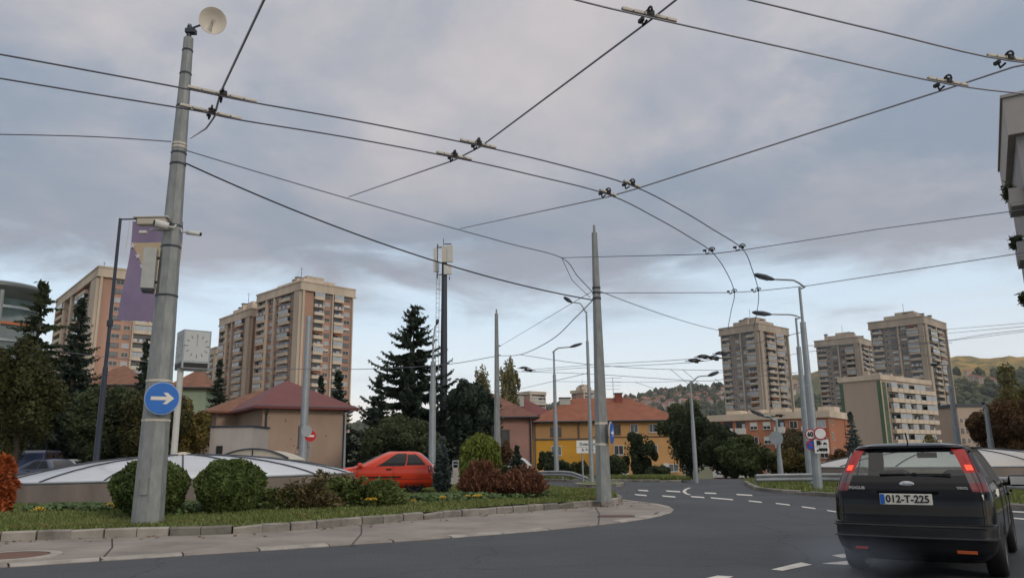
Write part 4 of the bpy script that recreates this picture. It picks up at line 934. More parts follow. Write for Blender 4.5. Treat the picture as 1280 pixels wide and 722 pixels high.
hip(MB(), 0, Lx, 0, Ly, ze, 2.55, .85).build('roof', metal_r, t)
MB().tube([(-.72,-.72,ze+.0),(Lx+.72,-.72,ze)], .09, 8).tube([(-.72,-.72,ze),(-.72,Ly+.72,ze)], .09, 8).build('gutter', steel_d, t)
MB().tube([(.25,-.7,ze-.1),(.25,-.12,ze-.6),(.25,-.12,0)], .07, 8).build('drainpipe', steel_d, t); MB().tube([(Lx-.1,-.7,ze-.1),(Lx-.1,-.12,ze-.6),(Lx-.1,-.12,0)], .07, 8).build('drainpipe', steel_d, t)
pwin(t, Lx*.485, -.0, 2.35, .75, 1.6, frame=frame_b, pane=pane_m, halves=1)
for y in (Ly*.32, Ly*.62): pwin(t, 0, y, 2.9, 1.3, 1.1, R(-90), frame_b, pane_d)
MB().box((Lx*.485,-.06,1.95), (1.0,.1,.12)).build('ledge', concrete, t)
# rusty lower roof of the adjoining house
Ya = 64; c = P(268,560,Ya); tw = Tower('older house with rusty tiled roof joined behind the beige house', 'house', 'house', (c.x, Ya, 0), R(32)); t = tw.t
Ly = 13.; ze = P(262,514,Ya).z
MB().box((5,Ly/2,ze/2), (10,Ly,ze)).build('wall', beige_h, t); hip(MB(), 0, 10, 0, Ly, ze, 2.4, .9).build('roof', tile_rust, t)
pwin(t, 0, Ly*.5, 3.0, 1.2, 1.1, R(-90), frame_b, pane_d)
def house(label, u0, uc, u1, v_eave, dist, a, zb, roof_h, wallm, roofm, wins_r=(), wins_l=(), ov=.7, name='house', chim=(), Ly=None):
    c = P(uc, 540, dist); tw = Tower(label, 'house', name, (c.x, dist, zb), R(a)); t = tw.t
    Lx = tw.length('R', u1); L2 = Ly or tw.length('L', u0); ze = P(uc, v_eave, dist).z-zb
    MB().box((Lx/2,L2/2,ze/2), (Lx,L2,ze)).build('wall', wallm, t); rf = hip(MB(), 0, Lx, 0, L2, ze, roof_h, ov).build('roof', roofm, t)
    MB().tube([(-ov,-ov,ze-.05),(Lx+ov,-ov,ze-.05)], .09, 6).build('gutter', steel_d, t)
    for fx, z, w, h, fr, pn in wins_r: pwin(t, Lx*fx, 0, z, w, h, 0, fr, pn)
    for fx, z, w, h, fr, pn in wins_l: pwin(t, 0, L2*fx, z, w, h, R(-90), fr, pn)
    for fx, fy, zt, m_, s in chim: MB().box((Lx*fx, L2*fy, ze+zt/2+.4), (s,s,zt)).box((Lx*fx, L2*fy, ze+zt+.45), (s+.2,s+.2,.14), 1).build('chimney', [m_, steel_d], rf)
    return tw, Lx, L2, ze
greenw = mat('house_pale_green', (.25,.31,.22), .9, .1, .6)
house('pale green house with brown tiled roof right behind the street clock', 206, 212, 258, 484, 84, 12, 0, 2.6, greenw, tile_rust, ((.6,5.2,1.4,1.3,frame_w,pane_d),(.25,5.2,1.4,1.3,frame_w,pane_d)), Ly=10)
house('pale house with brown tiled roof half hidden behind the spruces on the left', 84, 90, 168, 481, 92, 8, 0, 3.0, beige_h, tile_rust, ((.2,5.5,1.6,1.3,frame_w,pane_l),(.5,5.5,1.6,1.3,frame_w,pane_l),(.8,5.5,1.6,1.3,frame_w,pane_d)), Ly=11)
# round glass building at the far left
t = thing('round_building', 'round dark glass building with a disc roof at the left edge behind trees', 'building', (P(-8,400,150).x, 150, 0)); zr = P(0,360,150).z
glz = mat('dark_curtain_wall', (.05,.075,.075), .15, .3, .3, spec=.7); n_ = 48
MB().lathe([(8.0,0),(8.0,zr-3.2)], n=n_).build('wall', glz, t, True); MB().lathe([(8.0,zr-3.2),(8.1,zr-1.5),(8.9,zr-1.1),(8.9,zr-.4),(8.0,zr+.1),(.1,zr+.6)], n=n_).build('roof', mat('disc_roof', (.10,.115,.12), .4, .1, .3, metal=.3), t, True)
for k in range(4): MB().lathe([(8.12,0),(8.12,.5)], (0,0,zr-5-k*3.2), n_).build('floor_band', mat('orange_band', (.42,.13,.05), .7, .1, .4) if k == 1 else steel_l, t)
# pink house
pink = mat('house_pink_render', (.43,.245,.205), .95, .12, .5, .2, detail=8)
tw, Lx, L2, ze = house('pink house with dark brown tiled roof behind the slim grey pole', 566, 572, 664, 521.5, 74, 4, -.6, 2.6, pink, tile_d, ((.62,3.1,1.1,1.5,frame_b,pane_d),(.63,.9,1.1,1.2,frame_b,pane_d),(.25,3.1,1.1,1.5,frame_b,pane_d)), Ly=9)
MB().tube([(Lx-.3,-.65,ze-.1),(Lx-.15,-.1,ze-.6),(Lx-.15,-.1,0)], .07, 8).build('drainpipe', steel_d, tw.t)
house('house with smooth red metal roof and a pale chimney behind the pink house', 606, 610, 690, 519, 128, 3, -2.4, 3.6, pink, metal_r, (), chim=((.5,.25,3.0,greyb,1.5),), Ly=11)
# yellow house
yel = mat('house_yellow_render', (.52,.27,.035), .92, .1, .6, .1); ochre = mat('house_ochre_render', (.40,.23,.10), .92, .1, .6, .1); peach = mat('house_peach_render', (.48,.275,.115), .92, .1, .5, .1)
c = P(668,560,108); zb = -2.2; tw = Tower('yellow and ochre house with orange hip roof behind the middle pole', 'house', 'house', (c.x, 108, zb), R(1)); t = tw.t
Lx = tw.length('R', 846); Ly = 12; ze = P(700,526.5,108).z-zb; xm = tw.length('R', 738); z1 = P(700,548.5,108).z-zb; xl = .0
MB().box((xm/2,Ly/2,z1/2), (xm,Ly,z1)).build('lower_wall', yel, t); MB().box((xm/2,Ly/2,(z1+ze)/2+.0), (xm,Ly,ze-z1)).build('upper_wall', ochre, t)
MB().box(((xm+Lx)/2,Ly/2-.06,ze/2), (Lx-xm,Ly,ze)).build('wall', peach, t)
tb = MB(); tb.box((xm/2,-.06,z1), (xm,.1,.22)); tb.box((.1,-.06,ze/2), (.22,.1,ze)); tb.box((xm*.77,-.06,(z1+ze)/2), (.2,.1,ze-z1)); tb.box((xm-.1,-.05,ze/2), (.2,.1,ze)); tb.box(((xm+Lx)/2,-.13,z1+.2), (Lx-xm,.08,.14)); tb.build('timber_trim', frame_b, t)
rf = hip(MB(), 0, Lx, 0, Ly, ze, 3.6, .9).build('roof', tile_r, t); MB().tube([(-.9,-.95,ze-.05),(Lx+.9,-.95,ze-.05)], .12, 6).build('gutter', steel_d, t)
def yx(u): return tw.length('R', u)
def yz(v): return P(700, v, 108).z-zb
for u, v0, v1, w, fr, pn in ((681,533.5,544.5,1.5,frame_b,pane_d),(682,557,569,1.4,frame_w,pane_m),(691,557,569,.1,frame_w,pane_m),(768,531,543,1.2,frame_b,pane_d),(790,531,541.5,1.1,frame_w,pane_m),(813,531,541.5,1.1,frame_w,pane_m),(832.5,531,542,1.2,frame_w,pane_l),(770,557,569,1.3,frame_w,pane_d),(813,557,568,1.1,frame_w,pane_m),(836,581,591,1.3,frame_w,pane_m),(775,583,593,1.3,frame_w,pane_m),(800,583,593,1.2,frame_w,pane_d)):
    if w < .5: continue
    pwin(t, yx(u), -.0 if u < 738 else -.065, yz(v1), w, yz(v0)-yz(v1), 0, fr, pn)
for u, fy, zt, m_, s in ((709,.4,2.9,greyb,1.5),(779,.42,3.5,brickc,1.0),(758,.5,3.6,steel_d,.4)): MB().box((yx(u), Ly*fy, ze+zt/2+.6), (s,s,zt)).box((yx(u), Ly*fy, ze+zt+.65), (s+.25,s+.25,.14), 1).build('chimney', [m_, steel_d], rf)
an = MB().tube([(yx(774),Ly*.5,ze+3),(yx(774),Ly*.5,ze+6.6)], .035, 5)
for k in range(4): an.box((yx(774),Ly*.5,ze+6.5-k*.55), (2.6-.2*k,.04,.04))
an.build('antenna', steel_d, rf); MB().bevbox((yx(826),-.35,yz(583)), (.7,.5,.6), .05).build('air_conditioner', frame_w, t)
# pale building beyond the tall lamp on the right
c = P(1200,540,240); tw = Tower('pale low building left of the round autumn tree below the hill', 'building', 'building', (c.x, 240, -8), R(10)); t = tw.t; zt = P(1205,507,240).z+8; Lx = tw.length('R', 1232)
MB().box((Lx/2,7,zt/2), (Lx,14,zt)).build('wall', beige_g, t); MB().box((Lx/2,7,zt+.2), (Lx+.8,14.8,.9)).build('roof', steel_d, t)
for k in range(4):
    for j in range(6): tw.put('window', WT('m' if (j+k) % 3 else 'd', 1.2), 'R', Lx*(j+.5)/6, zt-5.2-k*3.0, .02)
tw.emit()
# hillside houses
hw = [mat('hill_house_wall_%s' % k, c_, .9, .1, .1) for k, c_ in (('cream', (.42,.34,.27)), ('pinkish', (.36,.22,.17)), ('grey', (.28,.26,.25)), ('white', (.5,.46,.42)))]
hr = [tile_r, tile_d, mat('roof_tile_pale', (.27,.13,.09), .9, .2, .3)]
HM = []
for k in range(9):
    w, d, h = random.uniform(9,14), random.uniform(8,11), random.uniform(5,9); mb = MB().box((0,0,h/2-3), (w,d,h+6)); hip(mb, -w/2, w/2, -d/2, d/2, h, random.uniform(2.5,4), .6, mi=1)
    for x in (-.3, 0, .3):
        for z in (1.6, 4.4):
            if z < h-1: mb.box((x*w,-d/2-.02,z), (1.3,.08,1.3), 2)
    HM.append(mb.mesh('hill_house', [hw[k % 4], hr[k % 3], pane_d]))
def on_hill(u, v):
    d = ray(u, v); d = d/math.hypot(d.x, d.y); prev = None
    for r in np.arange(640, 2200, 8):
        p = CAM+d*r
        if p.z < float(hillz(p.x, p.y))-4: return p
    return None
rd = random.Random(21); nh = 0; spots = []
for k in range(900):
    if nh >= 150: break
    u = rd.uniform(783, 907); tt = (u-783)/124; v = rd.uniform(499.5+(-4)*tt, 516-4*tt) if u < 870 else rd.uniform(493, 505)
    if rd.random() < .02: v -= 8
    p = on_hill(u, v)
    if not p or any((p-q).length < 17 for q in spots): continue
    spots.append(p); o = link('hill_house', HM[rd.randrange(9)], None, (p.x, p.y, float(hillz(p.x, p.y))-5)); o.rotation_euler.z = rd.uniform(-.7,.7); s = rd.uniform(.8,1.15); o.scale = (s,s,s)
    tag(o, 'small red-roofed house among many on the hillside left of the near tower', 'house', 'small houses on the left hillside'); nh += 1
for (u, v) in ((990,492),(996,486),(1002,489),(993,480),(1216,476),(1222,476),(1228,478),(1235,477),(1240,479),(1212,468)):
    p = on_hill(u, v)
    if not p: continue
    o = link('hill_house', HM[rd.randrange(9)], None, (p.x, p.y, float(hillz(p.x, p.y))-5)); o.rotation_euler.z = rd.uniform(-.7,.7)
    if u > 1100: tag(o, 'tiny house on the hillside below the painted sunlit band at right', 'house', 'tiny houses on the right hillside')
    else: tag(o, 'tiny house on the hillside seen between two right towers', 'house', 'tiny houses between the towers')
# ------------------------------------------------------------------ vegetation
def rnd_unit(n):
    v = rng.normal(0, 1, (n,3)); return v/np.linalg.norm(v, axis=1, keepdims=True)
def leaf_tris(pos, size, nrm=None, asp=1.6, jitter=1.0):
    n = len(pos); a = rnd_unit(n)
    if nrm is not None: a = a*jitter+nrm; a /= np.linalg.norm(a, axis=1, keepdims=True)
    b = np.cross(a, rnd_unit(n)); b /= np.linalg.norm(b, axis=1, keepdims=True)+1e-9
    c = np.cross(a, b); s = (size*rng.uniform(.6,1.35,n))[:,None]
    q = np.stack([pos-c*s*asp*.5, pos+b*s*.5, pos+c*s*asp*.5, pos-b*s*.5], 1); return q.reshape(-1,3)
def crown_pts(n, rx, ry, rz, clumps=22, clump_r=.34, fill=.25, seed_shape=None, taper=0.):
    cs = rnd_unit(clumps)*(rng.uniform(.25,.95,(clumps,1))); cs[:,2] = np.abs(cs[:,2])*1.0*np.sign(rng.uniform(-.75,1,clumps))
    cr = rng.uniform(.55,1.2,clumps)*clump_r
    k = rng.integers(0, clumps, n); u = rnd_unit(n)*(rng.uniform(.45,1.05,(n,1))**.6)
    p = cs[k]+u*cr[k][:,None]
    nr = u/np.linalg.norm(u, axis=1, keepdims=True); m = rng.uniform(0,1,n) < fill*.5; p[m] = rnd_unit(m.sum())*rng.uniform(.2,.8,(m.sum(),1))**.7
    if taper: s = 1-taper*np.clip((p[:,2]+1)/2, 0, 1); p[:,0] *= s; p[:,1] *= s
    return p*np.array([rx,ry,rz]), nr
def trunk_mb(h, r, limbs=5, spread=1.5, seed=0, z0=.35):
    rd = random.Random(seed); mb = MB(); mb.tube([(0,0,-.2),(rd.uniform(-.05,.05)*h*.3,0,h*.35),(rd.uniform(-.1,.1),rd.uniform(-.1,.1),h*.7),(0,0,h)], [r*1.25,r*.85,r*.5,r*.15], 9)
    for k in range(limbs):
        a = 2*math.pi*k/limbs+rd.uniform(-.4,.4); z = h*rd.uniform(z0,.75); L = spread*rd.uniform(.6,1)
        mb.tube([(0,0,z),(math.cos(a)*L*.5,math.sin(a)*L*.5,z+L*.45),(math.cos(a)*L,math.sin(a)*L,z+L*.7)], [r*.45,r*.28,r*.08], 6)
    return mb
def tree(label, u, v_top, v_bot, wpx, dist, m, n=5000, leaf=.30, zb=None, group=None, clumps=24, trunk_r=None, low=.12, clump_r=.34, fill=.25, name='tree', cat='tree', depth=1., taper=0., leafasp=1.6):
    b = P(u, 560, dist); zb = gz(b.x, dist)-.05 if zb is None else zb
    top = P(u, v_top, dist).z; bot = max(P(u, v_bot, dist).z, zb); H = top-zb; rx = wpx*mpp(P(u,560,dist))/2
    c0 = bot+(top-bot)*.5; t = thing(name, label, cat, (b.x, dist, zb), 0, group)
    n = int(n*3.2); leaf *= .50
    p, nr = crown_pts(n, rx, rx*depth, (top-bot)/2, clumps, clump_r, fill, taper=taper); p[:,2] += c0-zb; k = p[:,2] > .08; p = p[k]; nr = nr[k]
    link('crown', npmesh('crown', leaf_tris(p, leaf, nr, asp=leafasp, jitter=.75), 4, m), t)
    trunk_mb(max(H*.8, .5), trunk_r or max(H*.022, .05), 6, rx*.7, n).build('trunk', bark, t, True); return t
def shrub(label, u, v_top, v_bot, wpx, dist, m, n=3000, leaf=.09, zb=.16, group=None, depth=1., shell=True, name='shrub', clumps=40, clump_r=.2, taper=0., asp=2.2, bump=.05, flat=False):
    b = P(u, 600, dist); top = P(u, v_top, dist).z; H = max(top-zb, .2); rx = wpx*mpp(P(u,600,dist))/2
    if shell:                                        # clipped ball: leaves on an uneven rounded shell, dense
        d = rnd_unit(n); q = d; w = 1+bump*(np.sin(d[:,0]*7+d[:,2]*5)+np.cos(d[:,1]*8-d[:,2]*6))
        p = q*w[:,None]*rng.uniform(.80,1.03,(n,1))*np.array([rx,rx*depth,H/2]); nrm = d
        p[:,2] += H/2; k = p[:,2] > -.02; p = p[k]; nrm = nrm[k]
        q4 = leaf_tris(p, leaf, nrm, asp, 1.5)
    else:
        p, _ = crown_pts(n, rx, rx*depth, H/2, clumps, clump_r, .22, taper=taper); p[:,2] += H/2; p = p[p[:,2] > 0]; q4 = leaf_tris(p, leaf, asp=asp)
    t = thing(name, label, 'shrub', (b.x, dist, zb), 0, group); link('foliage', npmesh('foliage', q4, 4, m), t)
    sm = MB(); rd = random.Random(n)
    for k in range(5):
        a = rd.uniform(0, 6.28); sm.tube([(0,0,-.05),(math.cos(a)*rx*.25,math.sin(a)*rx*.25,H*.3),(math.cos(a)*rx*.5,math.sin(a)*rx*.5,H*.62)], [.05,.03,.012], 6)
    sm.build('stem', bark, t, True); return t
def conifer(label, u, v_top, v_bot, wpx, dist, m=None, dens=1., zb=None, group=None, droop=.22, gap=.0, whorl=None, leaf=.5, name='spruce_tree', cat='tree', upturn=.35, power=.85):
    b = P(u, 560, dist); zb = (gz(b.x, dist)-.05) if zb is None else zb; top = P(u, v_top, dist).z; H = top-zb; Rm = wpx*mpp(P(u,560,dist))/2
    zlow = max(P(u, v_bot, dist).z-zb, .05); t = thing(name, label, cat, (b.x, dist, zb), 0, group); Q = []; nw = whorl or int(9+H*1.25); bm_ = MB()
    for w in range(nw):
        f = w/(nw-1); z = zlow+(H*.985-zlow)*f**.92; L0 = Rm*(1-f)**power*1.02+.05*Rm
        nb_ = max(4, int(7.5*(1-f*.3)))
        for k in range(nb_):
            a = 2*math.pi*(k+rng.uniform(-.35,.35))/nb_+w*1.1; L = L0*rng.uniform(.72,1.12)
            if rng.uniform() < gap: continue
            dx, dy = math.cos(a), math.sin(a); zz = z+rng.uniform(-.62,.62)*H/nw; leaf_ = leaf*.62
            npt = max(4, int(L/leaf_*4.2*dens)); ts = np.linspace(.10, 1, npt)
            pos = np.stack([dx*ts*L, dy*ts*L, zz-droop*L*ts*(1.0)+upturn*L*ts**3*.6], 1)
            wd = leaf_*(1.2-.8*ts)*(.75+.5*(1-f))
            # sprays: paired side twigs plus hanging twigs, as narrow kites
            for sgn in (-1, 1, 0, 0):
                c = pos+rng.normal(0, .07*leaf_, pos.shape); n = len(c)
                if sgn: dirv = np.stack([dx*.6-sgn*dy*.9+0*ts, dy*.6+sgn*dx*.9+0*ts, -.25+rng.normal(0,.15,n)], 1)
                else: dirv = np.stack([dx*.5+rng.normal(0,.3,n), dy*.5+rng.normal(0,.3,n), -.7+rng.normal(0,.3,n)], 1)
                dirv /= np.linalg.norm(dirv, axis=1, keepdims=True); sd = np.cross(dirv, rnd_unit(n)); sd /= np.linalg.norm(sd, axis=1, keepdims=True)
                ln = (wd*rng.uniform(.8,1.5,n))[:,None]; wn = ln*.24
                Q.append(np.stack([c, c+dirv*ln*.45+sd*wn, c+dirv*ln, c+dirv*ln*.45-sd*wn], 1).reshape(-1,3))
    n = 60; z = rng.uniform(.9,1.0,n)*H; Q.append(leaf_tris(np.stack([rng.normal(0,.05*Rm,n), rng.normal(0,.05*Rm,n), z], 1), leaf*.4, asp=2.5))
    link('crown', npmesh('crown', np.concatenate(Q), 4, m or leaf_spruce), t)
    MB().tube([(0,0,-.2),(0,0,H*.5),(0,0,H*.985)], [H*.02,H*.012,.02], 9).build('trunk', bark, t, True); return t

# lawn shrubs
shrub('clipped round green bush directly behind the tall left pole', 188, 576, 642, 86, 18.2, leaf_thuja, 20000, .055, .2)
shrub('clipped round green bush standing alone right of the tall left pole', 288, 575, 638, 79, 18.6, leaf_thuja, 20000, .055, .2)
shrub('bright rust-orange shrub at the left edge of the lawn', 2, 560, 632, 52, 19, leaf_orange, 4200, .09, .2, shell=False, clumps=60, clump_r=.18, taper=.75, asp=2.6)
def juniper(label, u, v_top, wpx, dist, m, n=260, zb=.2, seed=1, lean=0.):
    b = P(u, 610, dist); H = P(u, v_top, dist).z-zb; rx = wpx*mpp(P(u,600,dist))/2; t = thing('juniper_shrub', label, 'shrub', (b.x, dist, zb)); Q = []; st = MB()
    for k in range(n):
        a = rng.uniform(0, 6.28); L = rx*rng.uniform(.45,1.08); el = rng.uniform(.05,1.0)**1.0; ts = np.linspace(.25,1,9)
        hgt = H*rng.uniform(.45,1.08)*(1-.62*min(1, L/rx/1.05)**2.0)
        pos = np.stack([np.cos(a)*ts*L+lean*ts, np.sin(a)*ts*L*.7, hgt*(np.sin(ts*2.0)*.98*el+.10*(1-ts))], 1)
        for r_ in range(7):
            c = pos+rng.normal(0,.035,pos.shape); nn = len(c); dv = np.stack([np.cos(a)+rng.normal(0,.5,nn), np.sin(a)+rng.normal(0,.5,nn), .35+rng.normal(0,.4,nn)], 1); dv /= np.linalg.norm(dv, axis=1, keepdims=True)
            sd = np.cross(dv, rnd_unit(nn)); sd /= np.linalg.norm(sd, axis=1, keepdims=True); ln = rng.uniform(.07,.17,(nn,1))
            Q.append(np.stack([c, c+dv*ln*.5+sd*ln*.2, c+dv*ln, c+dv*ln*.5-sd*ln*.2], 1).reshape(-1,3))
        if k % 20 == 0: st.tube([(0,0,-.03), tuple(pos[3]), tuple(pos[6])], [.03,.02,.008], 5)
    q = np.concatenate(Q); q[:,2] = np.maximum(q[:,2], .01); link('foliage', npmesh('foliage', q, 4, m), t); st.build('stem', bark, t)
juniper('spreading brownish juniper, left one beside the dome wall', 378, 594, 92, 19.5, leaf_junbrown, 280)
juniper('spreading fresh green juniper in front of the red car', 447, 589, 118, 20.5, leaf_juniper, 380)
juniper('low olive juniper tucked between the dome and the red car bonnet', 418, 584, 70, 22.5, leaf_junbrown, 200)
juniper('small low green juniper between the round bush and the brownish juniper', 352, 606, 52, 19.2, leaf_juniper, 130)
juniper('low green juniper just in front of the red car door', 478, 596, 44, 22.0, leaf_juniper, 150)
conifer('small blue-grey spruce beside the rear of the red car', 553, 546, 608, 26, 26.5, leaf_blue, 1.6, zb=.2, droop=-.35, leaf=.22, whorl=16, upturn=.2)
# weeping ball tree: hanging shoots
b = P(601,600,25); t = thing('weeping_tree', 'round bright green weeping tree on a short stem behind the brown shrubs', 'tree', (b.x, 25, .22)); Q = []; zt = P(601,541,25).z-.22; rx = 22*mpp(b)
for k in range(420):
    a = rng.uniform(0,6.28); rr = rx*math.sqrt(rng.uniform(.02,1)); z0 = zt*(1-.22*(rr/rx)**2); L = rng.uniform(.45,1.0)*zt*.62; ts = np.linspace(0,1,10)
    pos = np.stack([np.cos(a)*rr*(1+.10*ts), np.sin(a)*rr*(1+.10*ts), z0-L*ts], 1)
    for r_ in range(2):
        c = pos+rng.normal(0,.03,pos.shape); nn = len(c); dv = np.stack([np.cos(a)*.5+rng.normal(0,.4,nn), np.sin(a)*.5+rng.normal(0,.4,nn), -1+rng.normal(0,.3,nn)], 1); dv /= np.linalg.norm(dv, axis=1, keepdims=True)
        sd = np.cross(dv, rnd_unit(nn)); sd /= np.linalg.norm(sd, axis=1, keepdims=True); ln = rng.uniform(.09,.2,(nn,1)); Q.append(np.stack([c, c+dv*ln*.5+sd*ln*.22, c+dv*ln, c+dv*ln*.5-sd*ln*.22], 1).reshape(-1,3))
link('crown', npmesh('crown', np.concatenate(Q), 4, leaf_lime), t); MB().tube([(0,0,-.1),(0.03,0,zt*.5),(0,0,zt*.9)], [.06,.05,.04], 8).build('trunk', bark, t)
def deadshrub(label, u, v_top, wpx, dist, n=330):
    b = P(u, 610, dist); zb = .2; H = P(u, v_top, dist).z-zb; rx = wpx*mpp(b)/2; t = thing('dead_shrub', label, 'shrub', (b.x, dist, zb)); Q = []; st = MB()
    for k in range(n):
        a = rng.uniform(0,6.28); r1 = rx*math.sqrt(rng.uniform(0,1)); z1 = H*(1-.62*(r1/rx)**2.2)*rng.uniform(.62,1.06); ts = np.linspace(.15,1,9)
        pos = np.stack([np.cos(a)*r1*ts**.8, np.sin(a)*r1*ts**.8*.8, z1*ts], 1)
        for r_ in range(6):
            c = pos+rng.normal(0,.03,pos.shape); nn = len(c); dv = np.stack([np.cos(a)*.5+rng.normal(0,.5,nn), np.sin(a)*.5+rng.normal(0,.5,nn), .9+rng.normal(0,.35,nn)], 1); dv /= np.linalg.norm(dv, axis=1, keepdims=True)
            sd = np.cross(dv, rnd_unit(nn)); sd /= np.linalg.norm(sd, axis=1, keepdims=True); ln = rng.uniform(.06,.15,(nn,1)); Q.append(np.stack([c, c+dv*ln*.5+sd*ln*.18, c+dv*ln, c+dv*ln*.5-sd*ln*.18], 1).reshape(-1,3))
        if k % 12 == 0: st.tube([(0,0,-.03), tuple(pos[4]), tuple(pos[8])], [.025,.015,.006], 5)
    link('foliage', npmesh('foliage', np.concatenate(Q), 4, leaf_dead), t); st.build('stem', bark, t)
deadshrub('dried brown conifer shrub, left of the pair before the weeping tree', 602, 578, 58, 23.6)
deadshrub('dried brown conifer shrub, right of the pair near the middle pole', 653, 584, 62, 23.6)
shrub('small green shrub between the two dried brown shrubs', 628, 577, 612, 26, 24.6, leaf_mid, 1200, .09, .2, shell=False)
# low flower bed: leafy ground cover with a few yellow blooms
def scatter_band(n, pts_px, zb, hgt, spread):
    L = [G(u, v, zb) for u, v in pts_px]; L = resample(L, .05); out = []
    idx = rng.integers(0, len(L), n); base = np.array([[p.x, p.y, 0] for p in L])[idx]
    base[:,:2] += rng.normal(0, 1, (n,2))*spread; base[:,2] = lawn_z(base[:,0], base[:,1])+rng.uniform(0,1,n)**1.5*hgt; return base
bed = np.concatenate([scatter_band(5200, [(60,638),(140,637),(160,636)], .2, .16, (.3,.45)), scatter_band(26000, [(205,640),(300,637),(400,633),(500,628.5),(600,624),(668,620.5)], .2, .17, (.3,.55))])
clm = np.sin(bed[:,0]*3.1)+np.cos(bed[:,1]*3.7+bed[:,0]*2.2)
bed = bed[clm > -1.1]
up = np.tile(np.array([[0,-.2,1.]]), (len(bed),1)); o = link('ground_cover', npmesh('ground_cover', leaf_tris(bed, .085, up, 1.4, .75), 4, leafmat('leaves_ground_cover', (.055,.095,.034), (.11,.16,.06), scale=4)), None)
tag(o, 'low leafy flower-bed plants along the front of the lawn', 'ground cover', kind='stuff')
petal = mat('yellow_petals', (.72,.42,.015), .7, .15, 8); petal_w = mat('white_petals', (.6,.6,.6), .7, .1, 8)
for k, (u, v, s) in enumerate(((48.5,639.5,1.3),(137,633,1.),(143.5,635.5,1.),(461,628,1.05),(467,627.6,1.),(517,628,.8),(553,625.2,1.1),(585,623.6,.9),(595.5,623.8,1.1),(600,622.8,.8))):
    p = G(u, v, .36); t = thing('flower', ['marigold-yellow flower head', 'yellow flower head'][0]+' among the low bed plants at the front of the lawn', 'flower', (p.x, p.y, float(lawn_z(p.x, p.y))), 0, 'yellow flowers in the bed')
    h = .2; fb = MB(); rd = random.Random(k)
    for j in range(26):
        a = j*2.4; r_ = .085*s*math.sqrt(j/26); q = Vector((math.cos(a)*r_, math.sin(a)*r_, h+.05*s*(1-(j/26)))); d = Vector((math.cos(a), math.sin(a), .6))*.035*s; w = Vector((-math.sin(a), math.cos(a), 0))*.018*s
        fb.quad(q-w*.5, q+d*.5-w, q+d, q+d*.5+w)
    fb.build('bloom', petal, t); MB().tube([(0,0,-.02),(0,0,h+.03)], .008, 5).build('stem', leaf_mid, t)
# grass blades on the lawn
def grass(name, label, poly, n, zf, hmin, hmax, m, dmax=60):
    x = np.array([p.x for p in poly]); y = np.array([p.y for p in poly]); px_ = rng.uniform(max(x.min(), -18), x.max(), n*3); py_ = rng.uniform(y.min(), y.max(), n*3)
    ins = np.zeros(len(px_), bool); j = len(x)-1
    for i in range(len(x)):
        c = ((y[i] > py_) != (y[j] > py_)) & (px_ < (x[j]-x[i])*(py_-y[i])/(y[j]-y[i]+1e-12)+x[i]); ins ^= c; j = i
    k = ins & (np.abs(px_) < .75*py_+2); px_, py_ = px_[k][:n], py_[k][:n]; nn = len(px_)
    z = np.array(zf(px_, py_))*np.ones(nn); a = rng.uniform(0,6.28,nn); h = rng.uniform(hmin,hmax,nn); w = .011+py_*.0006
    b = np.stack([px_, py_, z-.01], 1); s = np.stack([np.cos(a)*w, np.sin(a)*w, 0*a], 1); tip = b+np.stack([rng.normal(0,.4,nn)*h, rng.normal(0,.4,nn)*h, h], 1)
    o = link(name, npmesh(name, np.stack([b-s, b+s, tip], 1).reshape(-1,3), 3, m), None); tag(o, label, 'grass', kind='stuff')
grass_m = leafmat('grass_blades', (.10,.135,.034), (.18,.20,.07), island=.4, scale=.5, trans=.2)
grass('grass', 'short green grass covering the roundabout lawn', lawn_poly, 150000, lawn_z, .04, .10, grass_m)
grass('grass', 'short green grass behind the right guardrail', vp, 26000, lambda a, b: .125, .05, .22, grass_m)
fvp = [Vector((p.x, p.y, 0)) for p in fvi]+[Vector((9.5, 52, 0)), Vector((-3, 52, 0))]
grass('grass', 'strip of grass along the far kerb before the yellow house', fvp, 22000, lambda a, b: .11+T(a, b), .08, .28, grass_m)
# trees, left
conifer('tall dark spruce at the left, in front of the flagged tower', 82, 374, 575, 98, 50, dens=1.0, leaf=.62, droop=.1)
conifer('loose dark cedar at the far left edge with sky showing through', 30, 352, 572, 128, 54, leaf_dark, 1.0, gap=.22, leaf=.62, droop=.05, upturn=.1, power=.55, name='cedar_tree')
tree('yellow-green rounded tree in front of the dark cedar at the left edge', 20, 412, 578, 92, 42, leafmat('leaves_olive', (.030,.038,.011), (.066,.066,.018)), 7500, .26, clumps=40, clump_r=.30)
tree('broad dark tree behind the flag pole left of the tall pole', 128, 470, 588, 108, 46, leaf_dark, 8000, .27, clumps=30)
tree('olive bushy tree behind the blue arrow sign', 186, 482, 590, 86, 44, leafmat('leaves_olive_dark', (.030,.036,.010), (.075,.068,.020)), 6500, .25, clumps=26)
tree('yellowing bushy tree between the clock post and the utility building', 238, 505, 590, 52, 46, leaf_yel, 4200, .22, clumps=22)
conifer('dark spruce top just left of the tall pole below the flag', 172, 425, 560, 52, 62, leaf=.55)
conifer('small dark spruce right of the street clock before the low tower wing', 268, 452, 560, 44, 76, leaf=.6)
conifer('dark spruce behind the right end of the beige house roof', 420, 464, 575, 62, 78, leaf=.7, droop=.15)
conifer('dark spruce peeking over the beige house roof ridge', 398, 470, 575, 36, 82, leaf=.6)
conifer('large dark spruce in the middle with upturned branch tips', 515, 384, 592, 176, 66, dens=1.5, leaf=.80, droop=.26, upturn=.60, power=.72, gap=.06)
conifer('smaller dark spruce at the left foot of the large spruce', 472, 470, 590, 66, 62, leaf=.6)
